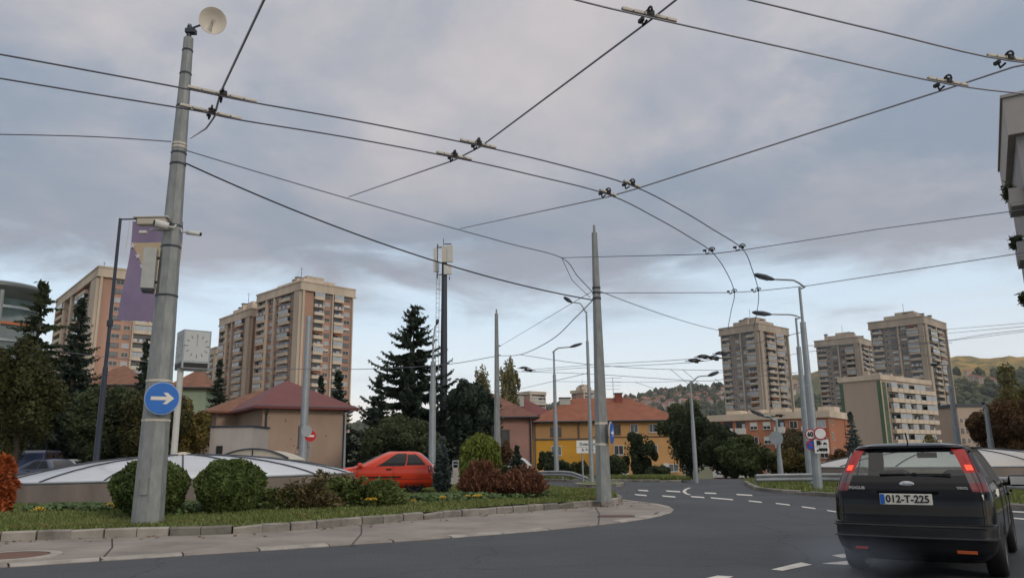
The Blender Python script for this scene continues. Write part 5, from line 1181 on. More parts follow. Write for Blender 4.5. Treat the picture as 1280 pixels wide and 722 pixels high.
tree('dark undergrowth tree below the large spruce behind the red car', 500, 520, 598, 120, 58, leaf_dark, 7000, .32, clumps=30)
tree('dark pine with rounded clumps right of the antenna mast', 585, 466, 598, 70, 64, leaf_spruce, 6500, .40, clumps=26, clump_r=.27, fill=.15)
tree('low dark pine left of the slim grey pole', 612, 486, 560, 42, 66, leaf_spruce, 2600, .40, clumps=18, clump_r=.25, fill=.1)
tree('slender pale poplar left of the slim grey pole', 604, 447, 560, 26, 118, leaf_poplar, 2600, .42, clumps=60, clump_r=.22, fill=.5)
tree('tall pale columnar poplar right of the slim grey pole', 637, 436, 560, 31, 112, leaf_poplar, 3200, .42, clumps=80, clump_r=.20, fill=.5)
conifer('small dark spruce in front of the pink house wall', 646, 558, 592, 26, 46, leaf=.32, zb=.0)
tree('small reddish shrub tree beside the pink house corner', 632, 552, 585, 22, 48, leaf_autumn, 700, .18, low=.2)
tree('dark bush in front of the yellow house left of the lamp', 686, 560, 597, 28, 62, leaf_dark, 2600, .22)
tree('dark bush right of the lamp before the yellow wall', 705, 574, 598, 22, 60, leaf_dark, 1600, .2)
tree('olive bush before the yellow wall left of the name board', 724, 574, 598, 24, 60, leafmat('leaves_olive_mid', (.035,.045,.014), (.085,.08,.028)), 2400, .22, fill=.15)
tree('dark tree behind the middle pole, lower right side', 770, 566, 600, 30, 56, leaf_dark, 2200, .22)
tree('leafy tree on a thin trunk before the peach part of the yellow house', 798, 533, 596, 44, 60, leafmat('leaves_deep', (.018,.032,.012), (.048,.066,.024)), 3800, .22, clumps=26, clump_r=.27, fill=.15)
tree('low bush at the right foot of the thin-trunked tree', 820, 580, 601, 36, 56, leaf_dark, 1800, .20)
tree('large dark tree behind the lamp right of the yellow house', 862, 508, 604, 64, 62, leaf_dark, 10000, .27, clumps=34)
tree('pale green tree rising behind the large dark tree', 858, 503, 570, 62, 95, leaf_mid, 3600, .42, clumps=24)
tree('dark tree left of the lighter bush below the brick flats', 905, 532, 604, 58, 60, leaf_dark, 7000, .27, clumps=28)
tree('mid green bushy tree below the brick flats, catching light on top', 930, 545, 603, 76, 52, leaf_mid, 7000, .24, clumps=30)
tree('yellow-brown bush between the green bush and the signs', 982, 556, 604, 58, 54, leaf_yel, 4200, .22, clumps=24)
tree('olive tree behind the sign post in front of the brick flats', 1002, 534, 600, 50, 66, leafmat('leaves_straw', (.055,.05,.022), (.105,.085,.035)), 3800, .25, clumps=24, fill=.15)
conifer('grey-green spruce right of the brick flats before the slab gable', 1067, 515, 600, 38, 92, leaf_blue, 1., leaf=.55)
tree('small russet bush above the roof of the black car', 1168, 543, 600, 40, 110, leaf_yel, 2400, .4)
tree('big round autumn tree at the right edge above the black car', 1266, 489, 596, 96, 56, leaf_autumn, 14000, .24, clumps=44, clump_r=.24, fill=.4)
tree('yellow-green tree rising behind the round autumn tree', 1280, 464, 590, 74, 84, leafmat('leaves_gold', (.075,.075,.020), (.14,.12,.035)), 4200, .4, clumps=28)
tree('brown bush under the slab gable beside the sign poles', 1046, 565, 604, 36, 62, leaf_autumn, 2400, .24)
# far wooded slope: one mass
n = 26000; th = np.radians(rng.uniform(-50, 60, n)); r_ = rng.uniform(680, 1960, n); X, Y = r_*np.sin(th), r_*np.cos(th)
nz_ = np.sin(X*.013+2)+np.cos(Y*.017+X*.008)+rng.normal(0,.6,n); k = nz_ > -.75
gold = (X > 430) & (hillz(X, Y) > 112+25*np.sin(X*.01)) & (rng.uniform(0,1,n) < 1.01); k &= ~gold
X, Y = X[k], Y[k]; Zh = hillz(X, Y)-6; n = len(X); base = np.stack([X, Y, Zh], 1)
bm = bmesh.new(); bmesh.ops.create_icosphere(bm, subdivisions=1, radius=1); iv = np.array([v.co[:] for v in bm.verts]); ifc = np.array([[v.index for v in f.verts] for f in bm.faces]); bm.free()
s = rng.uniform(3.5,7.5,(n,1,1)); vv = iv[None]*s*np.array([1,1,1.25])*rng.uniform(.75,1.25,(n,len(iv),1))+base[:,None,:]+np.array([0,0,1.])*s*.7
tri = vv[:,ifc].reshape(-1,3); forest_m = mat('far_foliage', (.022,.034,.017), .95, .3, .012, 0, col2=(.06,.062,.024), island=.35, detail=7)
# joined islands keep one tint per tree
me = bpy.data.meshes.new('forest'); me.from_pydata(vv.reshape(-1,3).tolist(), [], (ifc[None]+(np.arange(n)*len(iv))[:,None,None]).reshape(-1,3).tolist()); me.materials.append(forest_m); me.update()
tag(link('forest', me), 'far woods covering the hillsides', 'forest', kind='stuff')

# fallen leaves
n = 900; e = np.array([[p.x, p.y] for p in inner]); k = rng.integers(0, len(e), n); off = rng.normal(0,1,(n,2))*np.array([.5,.5]); q = e[k]+off+np.array([0,.2]); keep = (np.abs(q[:,0]) < .75*q[:,1])
q = q[keep]; m_ = len(q); dmin = np.array([np.min(np.hypot(e[:,0]-a, e[:,1]-b)) for a, b in q])
cf = np.array([min(range(len(e)), key=lambda i: (e[i,0]-a)**2+(e[i,1]-b)**2) for a, b in q]); onl = np.array([(lawn_poly and (q[i,1] > e[cf[i],1])) for i in range(m_)])
z = np.where(onl, lawn_z(q[:,0], q[:,1])+.06, .045); ok = dmin > .25; q, z = q[ok], z[ok]
tag(link('fallen_leaves', npmesh('fallen_leaves', leaf_tris(np.stack([q[:,0], q[:,1], z], 1), .06, np.tile(np.array([[0,0,1.]]), (len(q),1)), 1.4, .35), 4, leafmat('leaves_fallen', (.10,.055,.02), (.20,.12,.045), scale=9))), 'scattered brown fallen leaves along the kerb of the lawn', 'leaves', kind='stuff')
# ------------------------------------------------------------------ cars
def car_shell(T_, rr, rf, bow_r, bow_f, regions, wheels, wr, mats_n, nz=46, side_n=60, taper=.035):
    T_ = np.array(T_, float); zs = np.unique(np.concatenate([np.linspace(T_[0,0], T_[-1,0], nz), T_[:,0]]))
    rows = []; NR, NC = 12, 8
    for z in zs:
        xr, xf, w = (float(np.interp(z, T_[:,0], T_[:,k])) for k in (1,2,3)); r1 = min(rr, w*.6); r2 = min(rf, w*.6, (xf-xr)*.4)
        pts = []
        for k in range(NR): y = (w-r1)*k/NR; pts.append((xr+bow_r*(y/w)**2, y))
        xb = xr+bow_r*((w-r1)/w)**2
        for k in range(NC+1): a = math.pi/2*k/NC; pts.append((xb+r1-r1*math.cos(a), w-r1+r1*math.sin(a)))
        xf2 = xf-bow_f*((w-r2)/w)**2; xa, xe = xb+r1, xf2-r2
        for k in range(1, side_n): pts.append((xa+(xe-xa)*k/side_n, w))
        for k in range(NC+1): a = math.pi/2*k/NC; pts.append((xe+r2*math.sin(a), w-r2+r2*math.cos(a)))
        for k in range(1, NR+1): y = (w-r2)*(1-k/NR); pts.append((xf-bow_f*(y/w)**2, y))
        L = pts[-1][0]; mid = (T_[:,1].min()+T_[:,2].max())/2; half = (T_[:,2].max()-T_[:,1].min())/2
        pts = [(x, y*(1-taper*abs((x-mid)/half)**3.2)) for x, y in pts]
        full = pts+[(x, -y) for x, y in pts[-2:0:-1]]
        rows.append([(x, y, z) for x, y in full])
    n = len(rows[0]); half_n = len(pts); mb = MB(); mb.v = [p for r_ in rows for p in r_]
    iR, iC, iS = NR, NR+NC, NR+NC+side_n
    for j in range(len(zs)-1):
        zm = (zs[j]+zs[j+1])/2
        for i in range(n):
            i2 = (i+1) % n; ii = i if i < half_n-1 else n-1-i     # mirrored segment index
            if ii < iR: zone, f = 'rear', (ii+.5)/NR
            elif ii < iC: zone, f = 'rcorner', (ii-iR+.5)/NC
            elif ii < iS: zone, f = 'side', (ii-iC+.5)/side_n
            elif ii < iS+NC: zone, f = 'fcorner', (ii-iS+.5)/NC
            else: zone, f = 'front', (ii-iS-NC+.5)/NR
            mi = 0
            for mid_, zn, f0, f1, z0, z1 in regions:
                if zn == zone and f0 <= f <= f1 and z0 <= zm <= z1: mi = mid_
            mb.f.append((j*n+i, (j+1)*n+i, (j+1)*n+i2, j*n+i2)); mb.m.append(mi)
    mb.f.append(tuple(range(n))); mb.m.append(4); k0 = (len(zs)-1)*n; mb.f.append(tuple(range(k0+n-1, k0-1, -1))); mb.m.append(0)
    me = mb.mesh('shell', [bpy.data.materials.new('slot%d' % k) for k in range(mats_n)]); o = link('shell', me)
    bm = bmesh.new(); bm.from_mesh(me); bmesh.ops.recalc_face_normals(bm, faces=bm.faces[:]); bm.to_mesh(me); bm.free()
    cut = MB()
    for wx, wy in wheels:
        for s in (-1, 1): cut.tube([(wx, s*(wy-.13), wr), (wx, s*(wy+.6), wr)], wr+.055, 36)
    co = cut.build('cutter', [bpy.data.materials.new('c')]*5)
    for k in range(len(co.data.polygons)): co.data.polygons[k].material_index = 4
    md = o.modifiers.new('b', 'BOOLEAN'); md.object = co; md.operation = 'DIFFERENCE'; md.solver = 'EXACT'
    dg = bpy.context.evaluated_depsgraph_get(); res = bpy.data.meshes.new_from_object(o.evaluated_get(dg))
    bpy.data.objects.remove(o); bpy.data.objects.remove(co); return res
def split_parts(me, parent, names):        # names: index -> (part name, material)
    bm0 = bmesh.new(); bm0.from_mesh(me); bm0.normal_update()
    for idx, (nm, m) in names.items():
        bm = bm0.copy(); bmesh.ops.delete(bm, geom=[f for f in bm.faces if f.material_index not in (idx if isinstance(idx, tuple) else (idx,))], context='FACES')
        # one part per separate pane
        seen = set(); groups = []
        if nm != 'body':
            for f in bm.faces:
                if f in seen: continue
                st, g_ = [f], []; seen.add(f)
                while st:
                    q = st.pop(); g_.append(q)
                    for e in q.edges:
                        for h in e.link_faces:
                            if h not in seen: seen.add(h); st.append(h)
                groups.append(g_)
        else: groups = [list(bm.faces)]
        for g_ in groups:
            vm = {}; vs = []; fs = []; ms = []
            for f in g_:
                ids = []
                for v in f.verts:
                    if v not in vm: vm[v] = len(vs); vs.append(v.co.copy())
                    ids.append(vm[v])
                fs.append(ids); ms.append(0 if f.material_index != 4 else 1)
            mb = MB(); mb.v = vs; mb.f = fs; mb.m = ms if nm == 'body' else [0]*len(fs)
            o = mb.build(nm, m, parent); shade_auto(o, 28)
        bm.free()
    bm0.free()
paint_k = mat('car_paint_black', (.005,.0055,.007), .10, .3, 2.0, 0, spec=.24, coat=.05); trim = mat('car_trim_black', (.012,.013,.014), .6, .2, 4, spec=.2)
dusty = mat('bumper_dusty_black', (.006,.0065,.008), .42, .35, 3, 0, col2=(.013,.014,.016), spec=.18)
paint_r = mat('car_paint_red', (.52,.042,.016), .24, .06, 2.0, 0, spec=.3, coat=.25)
cglass = glassmat('car_glass', (.78,.84,.83)); cglass_d = glassmat('car_glass_dark', (.10,.115,.12))
lamp_r = mat('lamp_red', (.14,.009,.012), .15, .1, 6, coat=.8); lamp_k = mat('lamp_smoked', (.055,.025,.028), .15, .1, 6, coat=.8); lamp_lit = mat('brake_light_lit', (.8,.06,.03), .3, .05, 5, emit=(1.,.06,.02), es=1.2); lamp_lit2 = mat('brake_light_dim', (.17,.010,.012), .25, .05, 5, emit=(1.,.02,.012), es=.10)
chrome = mat('chrome', (.55,.56,.57), .18, .05, 4, metal=1.); seat_m = mat('seat_fabric', (.030,.032,.034), .9, .2, 8); orange_s = mat('reflector_orange', (.34,.07,.018), .3, .1, 5); alloy = mat('wheel_rim_grey', (.16,.165,.17), .4, .1, 4, metal=.6); plate_w = mat('plate_white', (.60,.58,.52), .5, .05, 5)
def wheel(parent, x, y, r, w, m_rim, spokes=7, steer=0.):
    s = 1 if y > 0 else -1; Mx = Matrix.Rotation(R(-90)*s, 3, 'X')
    prof = [(r*.66,-w*.42),(r*.70,-w*.5),(r*.93,-w*.5),(r*.985,-w*.36),(r,-w*.15),(r,w*.15),(r*.985,w*.36),(r*.93,w*.5),(r*.70,w*.5),(r*.66,w*.42)]
    o = MB().lathe(prof, n=40, M=Mx, cap=False).build('wheel', black, parent, True, loc=(x, y, r)); o.rotation_euler.z = steer
    rm = MB().lathe([(r*.67,-w*.45),(r*.67,w*.46),(r*.62,w*.44),(r*.60,w*.2)], n=40, M=Mx, cap=False).lathe([(r*.16,w*.1),(r*.16,w*.40),(.01,w*.42)], n=20, M=Mx)
    for k in range(spokes):
        a = 2*math.pi*k/spokes; Mz = Mx @ Matrix.Rotation(a, 3, 'Z'); c = Mz @ Vector((r*.38, 0, w*.32)); rm.box(c, (r*.5, r*.13, w*.14), M=Mz)
    rm.build('rim', m_rim, o); MB().lathe([(.01,-.02),(r*.63,-.02),(r*.63,w*.05),(.01,w*.05)], n=30, M=Mx).build('brake_disc', trim, o); return o
def mirror(parent, x, y, z, m):
    s = 1 if y > 0 else -1
    o = MB().bevbox((x+.03, y+s*.13, z), (.16,.24,.15), .05).build('side_mirror', m, parent, True); MB().box((x-.055, y+s*.13, z), (.012,.18,.105)).build('glass', chrome, o); MB().bevbox((x+.05, y+s*.0, z-.045), (.09,.10,.05), .015).build('arm', trim, o)
def seatset(parent, rows, z0=.36):
    for x, ys in rows:
        for y in ys:
            o = MB().bevbox((x+.25,y,z0+.02), (.5,.48,.20), .06).bevbox((x-.06,y,z0+.38), (.16,.46,.60), .06, M=Matrix.Rotation(R(-12), 3, 'Y')).build('seat', seat_m, parent, True)
            MB().bevbox((x-.17,y,z0+.80), (.12,.27,.19), .05).tube([(x-.15,y-.07,z0+.62),(x-.16,y-.07,z0+.75)], .012, 6).tube([(x-.15,y+.07,z0+.62),(x-.16,y+.07,z0+.75)], .012, 6).build('headrest', seat_m, o, True)
# black estate car
Tf = [(.21,.14,4.30,.72),(.26,.075,4.40,.80),(.33,.035,4.45,.865),(.42,.012,4.47,.892),(.455,.0,4.47,.898),(.475,.012,4.47,.896),(.57,.03,4.46,.90),(.60,.05,4.45,.90),(.615,.085,4.45,.90),(.70,.10,4.42,.905),(.80,.105,4.36,.90),(.86,.112,4.25,.897),(.92,.122,4.02,.888),(.97,.135,3.65,.873),
      (1.00,.148,3.25,.862),(1.04,.165,3.08,.848),(1.10,.20,2.96,.826),(1.20,.265,2.77,.782),(1.30,.335,2.56,.738),(1.38,.395,2.34,.696),(1.415,.415,2.20,.664),(1.43,.375,2.13,.64),(1.455,.38,2.0,.59),(1.475,.46,1.85,.48),(1.488,.62,1.7,.30),(1.493,.85,1.5,.12)]
rg = [(1,'rear',0,1,1.115,1.378),(1,'rcorner',0,.10,1.115,1.36),(2,'side',.035,.22,1.03,1.37),(2,'side',.255,.50,1.02,1.385),(2,'side',.545,.90,1.01,1.385),(3,'front',0,1,1.03,1.39),(3,'fcorner',.5,1,1.05,1.37),
      (5,'rcorner',.14,.72,.95,1.04),(6,'rcorner',.14,.72,1.04,1.16),(8,'rcorner',.14,.66,1.15,1.27),(7,'rcorner',.2,.50,1.17,1.245),(8,'rcorner',.14,.58,1.265,1.405),(9,'fcorner',.1,.9,.66,.80),(10,'rear',0,1,.30,.60),(10,'rcorner',0,1,.30,.60),(10,'side',0,.03,.30,.60)]
Tf = [(a, b, c_, d_*.925) for a, b, c_, d_ in Tf]
me = car_shell(Tf, .20, .42, .075, .30, rg, [(.93,.735),(3.57,.735)], .318, 11)
cw = G(1075, 709, 0); psi = R(34)
fwd = Vector((math.sin(psi), math.cos(psi), 0)); rgt = Vector((math.cos(psi), -math.sin(psi), 0))
org = cw-fwd*.93+rgt*.735
car = thing('estate_car', 'black estate car seen from behind with brake lights on and plate 012-T-225', 'car', (org.x, org.y, 0), math.atan2(fwd.y, fwd.x))
split_parts(me, car, {(0,4): ('body', [paint_k, trim]), 1: ('rear_window', cglass), 2: ('side_window', cglass), 3: ('windscreen', cglass), 5: ('tail_light', lamp_r), 6: ('tail_light', lamp_k), 7: ('brake_light', lamp_lit), 8: ('tail_light', lamp_lit2), 9: ('headlight', cglass), 10: ('rear_bumper', dusty)})
for x in (.93, 3.57):
    for y in (-.735, .735): wheel(car, x, y, .318, .20, alloy)
mirror(car, 2.78, -.86, 1.0, paint_k); mirror(car, 2.78, .86, 1.0, paint_k)
seatset(car, [(2.05, (-.37,.37)), (1.2, (-.42,.42))], .26)
MB().bevbox((2.75,0,.93), (.5,1.4,.16), .05).build('dashboard', trim, car); MB().lathe([(.165,-.015),(.185,0),(.165,.015)], (2.42,.37,.98), 24, M=Matrix.Rotation(R(70),3,'Y'), cap=False).build('steering_wheel', trim, car); MB().bevbox((2.28,0,1.34), (.03,.24,.07), .01).build('rear_view_mirror', trim, car)
def bodyx(z): return float(np.interp(z, [q[0] for q in Tf], [q[1] for q in Tf]))
def onrear(mb, y, z, out=.0):   # a piece drawn facing -y is turned to face the rear and laid on the tailgate
    yy = y/.9; x = bodyx(z)+.075*yy*yy-out; return Matrix.Translation((x, y, z)) @ Matrix.Rotation(R(-90), 4, 'Z')
def R4(mb, y, z, out): return MB().merge(mb, onrear(mb, y, z, out))
pl = R4(MB().bevbox((0,0,0), (.53,.016,.118), .004), 0.02, .868, .014).build('number_plate', plate_w, car)
R4(MB().box((-.238,-.010,0), (.046,.004,.108)), .02, .868, .014).build('blue_strip', blue_s, pl)
R4(text_mb('012-T-225', .112, .003, .0025, .93), .002, .868, .026).build('lettering', ink, pl)
em = R4(MB().lathe([(.075,-.004),(.079,.004),(.072,.008)], n=32, M=Matrix.Scale(.42, 3, Vector((0,0,1))) @ Rx), 0, 1.03, .006).build('badge', chrome, car, True)
R4(MB().lathe([(.070,-.004),(.070,.006)], n=32, M=Matrix.Scale(.40, 3, Vector((0,0,1))) @ Rx), 0, 1.03, .007).build('badge_field', mat('badge_blue', (.02,.03,.07), .3, .1, 5), em); R4(text_mb('Ford', .046, .002, .001), 0, 1.03, .016).build('lettering', chrome, em)
R4(text_mb('FOCUS', .040, .003, .003, 1.35), .53, .985, .012).build('lettering', chrome, car); R4(text_mb('TDCi', .032, .003, .003, 1.4), -.54, .99, .014).build('lettering', chrome, car)
R4(MB().bevbox((0,0,0), (.62,.03,.035), .01), 0.0, .95, .018).build('tailgate_handle', paint_k, car)
sm_ = MB()
for z, w_ in ((.607,.86),): sm_.tube([tuple((onrear(None, y, z, .004)).translation) for y in np.linspace(-w_, w_, 21)*.92], .007, 5)
sm_.tube([tuple((onrear(None, y, .69, .001)).translation) for y in np.linspace(-.74,.74,15)], .004, 5)
for s in (-1, 1): sm_.tube([tuple((onrear(None, s*(.735-.0*k-max(0,(z-1.0))*.33), z, .003)).translation) for k, z in enumerate(np.linspace(.62,1.40,14))], .005, 5)
sm_.build('seam', black, car)
lip = MB()
for z in (.585,.468): lip.tube([tuple((onrear(None, y, z, .004)).translation) for y in np.linspace(-.80,.80,21)], .008, 5)
lip.build('bumper_crease', mat('bumper_crease_grey', (.035,.037,.041), .5, .2, 4), car)
R4(MB().bevbox((0,0,0), (.13,.012,.026), .004), .52, .335, .008).build('reflector', mat('reflector_red', (.24,.015,.012), .3, .1, 5), car); R4(MB().bevbox((0,0,0), (.19,.012,.034), .004), -.52, .335, .008).build('reflector', orange_s, car)
R4(MB().tube([(-.36,-.005,0),(.36,-.005,0)], .011, 8).bevbox((.0,.0,-.0), (.05,.03,.04), .01), -.08, 1.135, .004).build('wiper', trim, car)
MB().tube([(.12,.46,.20),(-.02,.46,.195)], .024, 12).build('exhaust_pipe', steel_d, car); MB().box((2.2,0,.24), (3.6,1.3,.08)).build('underbody', black, car)
MB().tube([(.62,.0,1.485),(.5,.0,1.60)], .008, 6).build('aerial', black, car)
MB().add([(.185,-.845,.945),(.20,-.862,.90),(.25,-.874,.93),(.262,-.872,.985),(.215,-.852,.99)], [(0,1,2,3,4)]).build('broken_lens', plate_w, car)
for s in (-1, 1): MB().tube([(1.6,s*.68,1.43),(.55,s*.66,1.42)], .014, 6).build('roof_rail', trim, car)
ds = MB()
for x in (1.42, 2.42, 3.2):
    pts = [(x+.02*(z-.4), -float(np.interp(z, [q[0] for q in Tf], [q[3] for q in Tf]))-.001, z) for z in np.linspace(.36,1.0,9)]; ds.tube(pts, .006, 5); ds.tube([(a, -b, c) for a, b, c in pts], .006, 5)
ds.build('seam', black, car)
for s in (-1, 1):
    for x in (1.62, 2.58): MB().bevbox((x, s*.90, .88), (.2,.035,.035), .012).build('door_handle', paint_k, car)
# red hatchback
Tr = [(.20,.16,3.90,.70),(.26,.08,4.0,.78),(.36,.03,4.07,.84),(.48,.0,4.10,.85),(.56,.02,4.11,.855),(.62,.06,4.09,.86),(.70,.085,4.04,.86),(.76,.10,3.92,.855),(.82,.115,3.66,.85),(.88,.13,3.32,.838),(.92,.145,2.98,.826),(.96,.165,2.84,.81),(1.02,.21,2.70,.79),(1.12,.30,2.50,.745),(1.22,.41,2.29,.70),(1.31,.53,2.07,.655),(1.36,.62,1.92,.61),(1.39,.70,1.84,.55),(1.41,.78,1.80,.46),(1.425,.92,1.72,.26)]
rg2 = [(1,'rear',0,1,.98,1.31),(2,'side',.015,.345,.94,1.325),(2,'side',.385,.83,.93,1.345),(3,'front',0,1,.95,1.33),(3,'fcorner',.5,1,.98,1.31),(5,'rcorner',.05,.95,.70,.95),(9,'fcorner',.1,.9,.62,.76),(4,'side',.0,1,.47,.50)]
def hatch(label, org, yaw, paint, gl, rim, name='hatchback_car'):
    me = car_shell(Tr, .17, .42, .09, .28, rg2, [(.82,.715),(3.43,.715)], .305, 11, nz=34, side_n=48)
    c = thing(name, label, 'car', org, yaw)
    split_parts(me, c, {(0,4): ('body', [paint, trim]), 1: ('rear_window', gl), 2: ('side_window', gl), 3: ('windscreen', gl), 5: ('tail_light', lamp_r), 9: ('headlight', chrome)})
    for x in (.82, 3.43):
        for y in (-.715, .715): wheel(c, x, y, .305, .19, rim, 6)
    mirror(c, 2.62, -.80, .97, paint); mirror(c, 2.62, .80, .97, paint)
    seatset(c, [(1.95, (-.36,.36)), (1.0, (-.36,.36))], .34); MB().box((2.0,0,.22), (3.2,1.2,.08)).build('underbody', black, c)
    sm = MB()
    for s in (-1, 1):
        for x in (1.52, 2.74):
            sm.tube([(x+.03*(z-.4), s*(float(np.interp(z, [q[0] for q in Tr], [q[3] for q in Tr]))+.001), z) for z in np.linspace(.34,.93,8)], .006, 5)
        MB().bevbox((1.68, s*.862, .82), (.19,.03,.05), .012).build('door_handle', trim, c); MB().bevbox((1.9, s*.864, .56), (1.3,.02,.05), .008).build('side_strip', trim, c)
    sm.build('seam', black, c); MB().bevbox((.045,0,.70), (.02,.52,.11), .004).build('number_plate', plate_w, c); return c
pr = P(548, 600, 28.2); yaw = R(184); L_ = 4.1
hatch('red three-door hatchback parked behind the junipers facing left', (pr.x, 28.2, .22), yaw, paint_r, cglass_d, trim)
p = P(92, 575, 39); hatch('dark blue hatchback almost hidden behind the left dome', (p.x-.2, 39, .2), R(160), mat('car_paint_navy', (.02,.03,.07), .35, .1, 2, coat=.5), cglass_d, alloy)
p = P(110, 580, 48); hatch('white car just visible over the left dome', (p.x, 48, .2), R(172), mat('car_paint_white', (.55,.55,.55), .35, .05, 2, coat=.5), cglass_d, alloy)
p = P(668, 580, 52); hatch('silver car mostly hidden behind the dried brown shrubs', (p.x, 52, -.05), R(177), mat('car_paint_silver', (.42,.43,.44), .35, .05, 2, coat=.5), cglass_d, alloy)
# blue van
tv = thing('parked_van', 'dark blue van roof showing between the orange shrub and the dome', 'van', (P(53,570,46).x, 46, .2), R(102))
vm = MB(); vprof = [(0,.3),(.0,1.0),(.12,1.75),(.35,1.92),(2.6,1.92),(3.3,1.35),(4.2,1.05),(4.35,.8),(4.35,.3)]
mbv = MB().xz([(x-2.2, z) for x, z in vprof], -.85, .85); o = mbv.build('body', mat('van_paint_blue', (.03,.045,.10), .4, .1, 2, coat=.4), tv); bv = o.modifiers.new('bevel', 'BEVEL'); bv.width = .09; bv.segments = 3
for s in (-1, 1):
    MB().bevbox((-1.25, s*.858, 1.5), (1.3,.02,.5), .004).build('side_window', cglass_d, tv); MB().bevbox((.2, s*.858, 1.5), (1.0,.02,.5), .004).build('side_window', cglass_d, tv)
    for x in (-1.4, 1.35): wheel(tv, x, s*.80, .31, .2, alloy)
# ------------------------------------------------------------------ exhaust smoke
cp = Vector((org.x, org.y, 0))-rgt*.62-fwd*.15
bm = bmesh.new(); bmesh.ops.create_icosphere(bm, subdivisions=3, radius=1)
for v in bm.verts: v.co = Vector((v.co.x*.85, v.co.y*.75, v.co.z*.27+.27))
me = bpy.data.meshes.new('exhaust_smoke'); bm.to_mesh(me); bm.free()
sm = bpy.data.materials.new('exhaust_smoke'); sm.use_nodes = True; nt = sm.node_tree; nt.nodes.remove(nt.nodes['Principled BSDF'])
pv = nt.nodes.new('ShaderNodeVolumePrincipled'); pv.inputs['Color'].default_value = (.62,.72,.9,1); pv.inputs['Density'].default_value = .3
tc = nt.nodes.new('ShaderNodeTexCoord'); mp = nt.nodes.new('ShaderNodeMapping'); mp.inputs['Location'].default_value = (0,0,-1.0); mp.inputs['Scale'].default_value = (1/.85,1/.75,1/.27)
ln = nt.nodes.new('ShaderNodeVectorMath'); ln.operation = 'LENGTH'; mr = nt.nodes.new('ShaderNodeMapRange'); mr.inputs[1].default_value = .98; mr.inputs[2].default_value = .1; mr.inputs[3].default_value = 0; mr.inputs[4].default_value = .55
nz = nt.nodes.new('ShaderNodeTexNoise'); nz.inputs['Scale'].default_value = 2.2; mu = nt.nodes.new('ShaderNodeMath'); mu.operation = 'MULTIPLY'
nt.links.new(tc.outputs['Object'], mp.inputs[0]); nt.links.new(mp.outputs[0], ln.inputs[0]); nt.links.new(ln.outputs['Value'], mr.inputs[0]); nt.links.new(tc.outputs['Object'], nz.inputs['Vector']); nt.links.new(mr.outputs[0], mu.inputs[0]); nt.links.new(nz.outputs['Fac'], mu.inputs[1]); nt.links.new(mu.outputs[0], pv.inputs['Density'])
nt.links.new(pv.outputs[0], nt.nodes['Material Output'].inputs['Volume']); me.materials.append(sm)
tag(link('exhaust_smoke', me, None, (cp.x, cp.y, .01)), 'faint bluish exhaust smoke behind the left rear wheel of the black car', 'smoke', kind='stuff')

# ------------------------------------------------------------------ world, sun, camera
SUN_EL, SUN_AZ = R(22), R(140)        # azimuth clockwise from +Y: light from behind right
w = bpy.data.worlds.new('World'); SC.world = w; w.use_nodes = True; nt = w.node_tree; n = nt.nodes; lk = nt.links.new
bg = n['Background']; bg.inputs[1].default_value = .10
sky = n.new('ShaderNodeTexSky'); sky.sky_type = 'NISHITA'; sky.sun_disc = False; sky.sun_elevation = SUN_EL; sky.sun_rotation = SUN_AZ; sky.air_density = 1.; sky.dust_density = 2.
tc = n.new('ShaderNodeTexCoord'); sp = n.new('ShaderNodeSeparateXYZ'); lk(tc.outputs['Generated'], sp.inputs[0])
def math_(op, a, b=None, c=None, clamp=False):
    m = n.new('ShaderNodeMath'); m.operation = op; m.use_clamp = clamp
    for i, q in enumerate((a, b, c)):
        if q is None: continue
        if isinstance(q, (int, float)): m.inputs[i].default_value = q
        else: lk(q, m.inputs[i])
    return m.outputs[0]
def vmath(op, a, b):
    m = n.new('ShaderNodeVectorMath'); m.operation = op; lk(a, m.inputs[0])
    if isinstance(b, tuple): m.inputs[1].default_value = b
    else: lk(b, m.inputs[1])
    return m.outputs[0]
def noise(vec, scale, detail=6, rough=.55, dist=0.):
    m = n.new('ShaderNodeTexNoise'); m.inputs['Scale'].default_value = scale; m.inputs['Detail'].default_value = detail; m.inputs['Roughness'].default_value = rough; m.inputs['Distortion'].default_value = dist; lk(vec, m.inputs['Vector']); return m.outputs['Fac']
def ramp(fac, stops, interp='EASE'):
    m = n.new('ShaderNodeValToRGB'); m.color_ramp.interpolation = interp; e = m.color_ramp.elements
    while len(e) < len(stops): e.new(.5)
    for i, (p_, c_) in enumerate(stops): e[i].position = p_; e[i].color = (*(c_ if isinstance(c_, tuple) else (c_,)*3), 1)
    lk(fac, m.inputs[0]); return m.outputs[0]
def mix(f, a, b):
    m = n.new('ShaderNodeMix'); m.data_type = 'RGBA'
    if isinstance(f, float): m.inputs[0].default_value = f
    else: lk(f, m.inputs[0])
    for i, q in ((6, a), (7, b)):
        if isinstance(q, tuple): m.inputs[i].default_value = (*q, 1)
        else: lk(q, m.inputs[i])
    return m.outputs[2]
D = tc.outputs['Generated']; Z = sp.outputs['Z']
zc = math_('MAXIMUM', Z, 0.02); inv = math_('DIVIDE', 1.0, math_('ADD', zc, .16)); cmb = n.new('ShaderNodeCombineXYZ')
lk(math_('MULTIPLY', sp.outputs['X'], inv), cmb.inputs[0]); lk(math_('MULTIPLY', sp.outputs['Y'], inv), cmb.inputs[1]); PL = cmb.outputs[0]
big = noise(PL, 1.05, 7, .54, .3); med = noise(PL, 2.6, 8, .6, .25); fine = noise(vmath('MULTIPLY', D, (1.6,1.6,6.0)), 3.2, 8, .6, .4)
K_ = 10.0
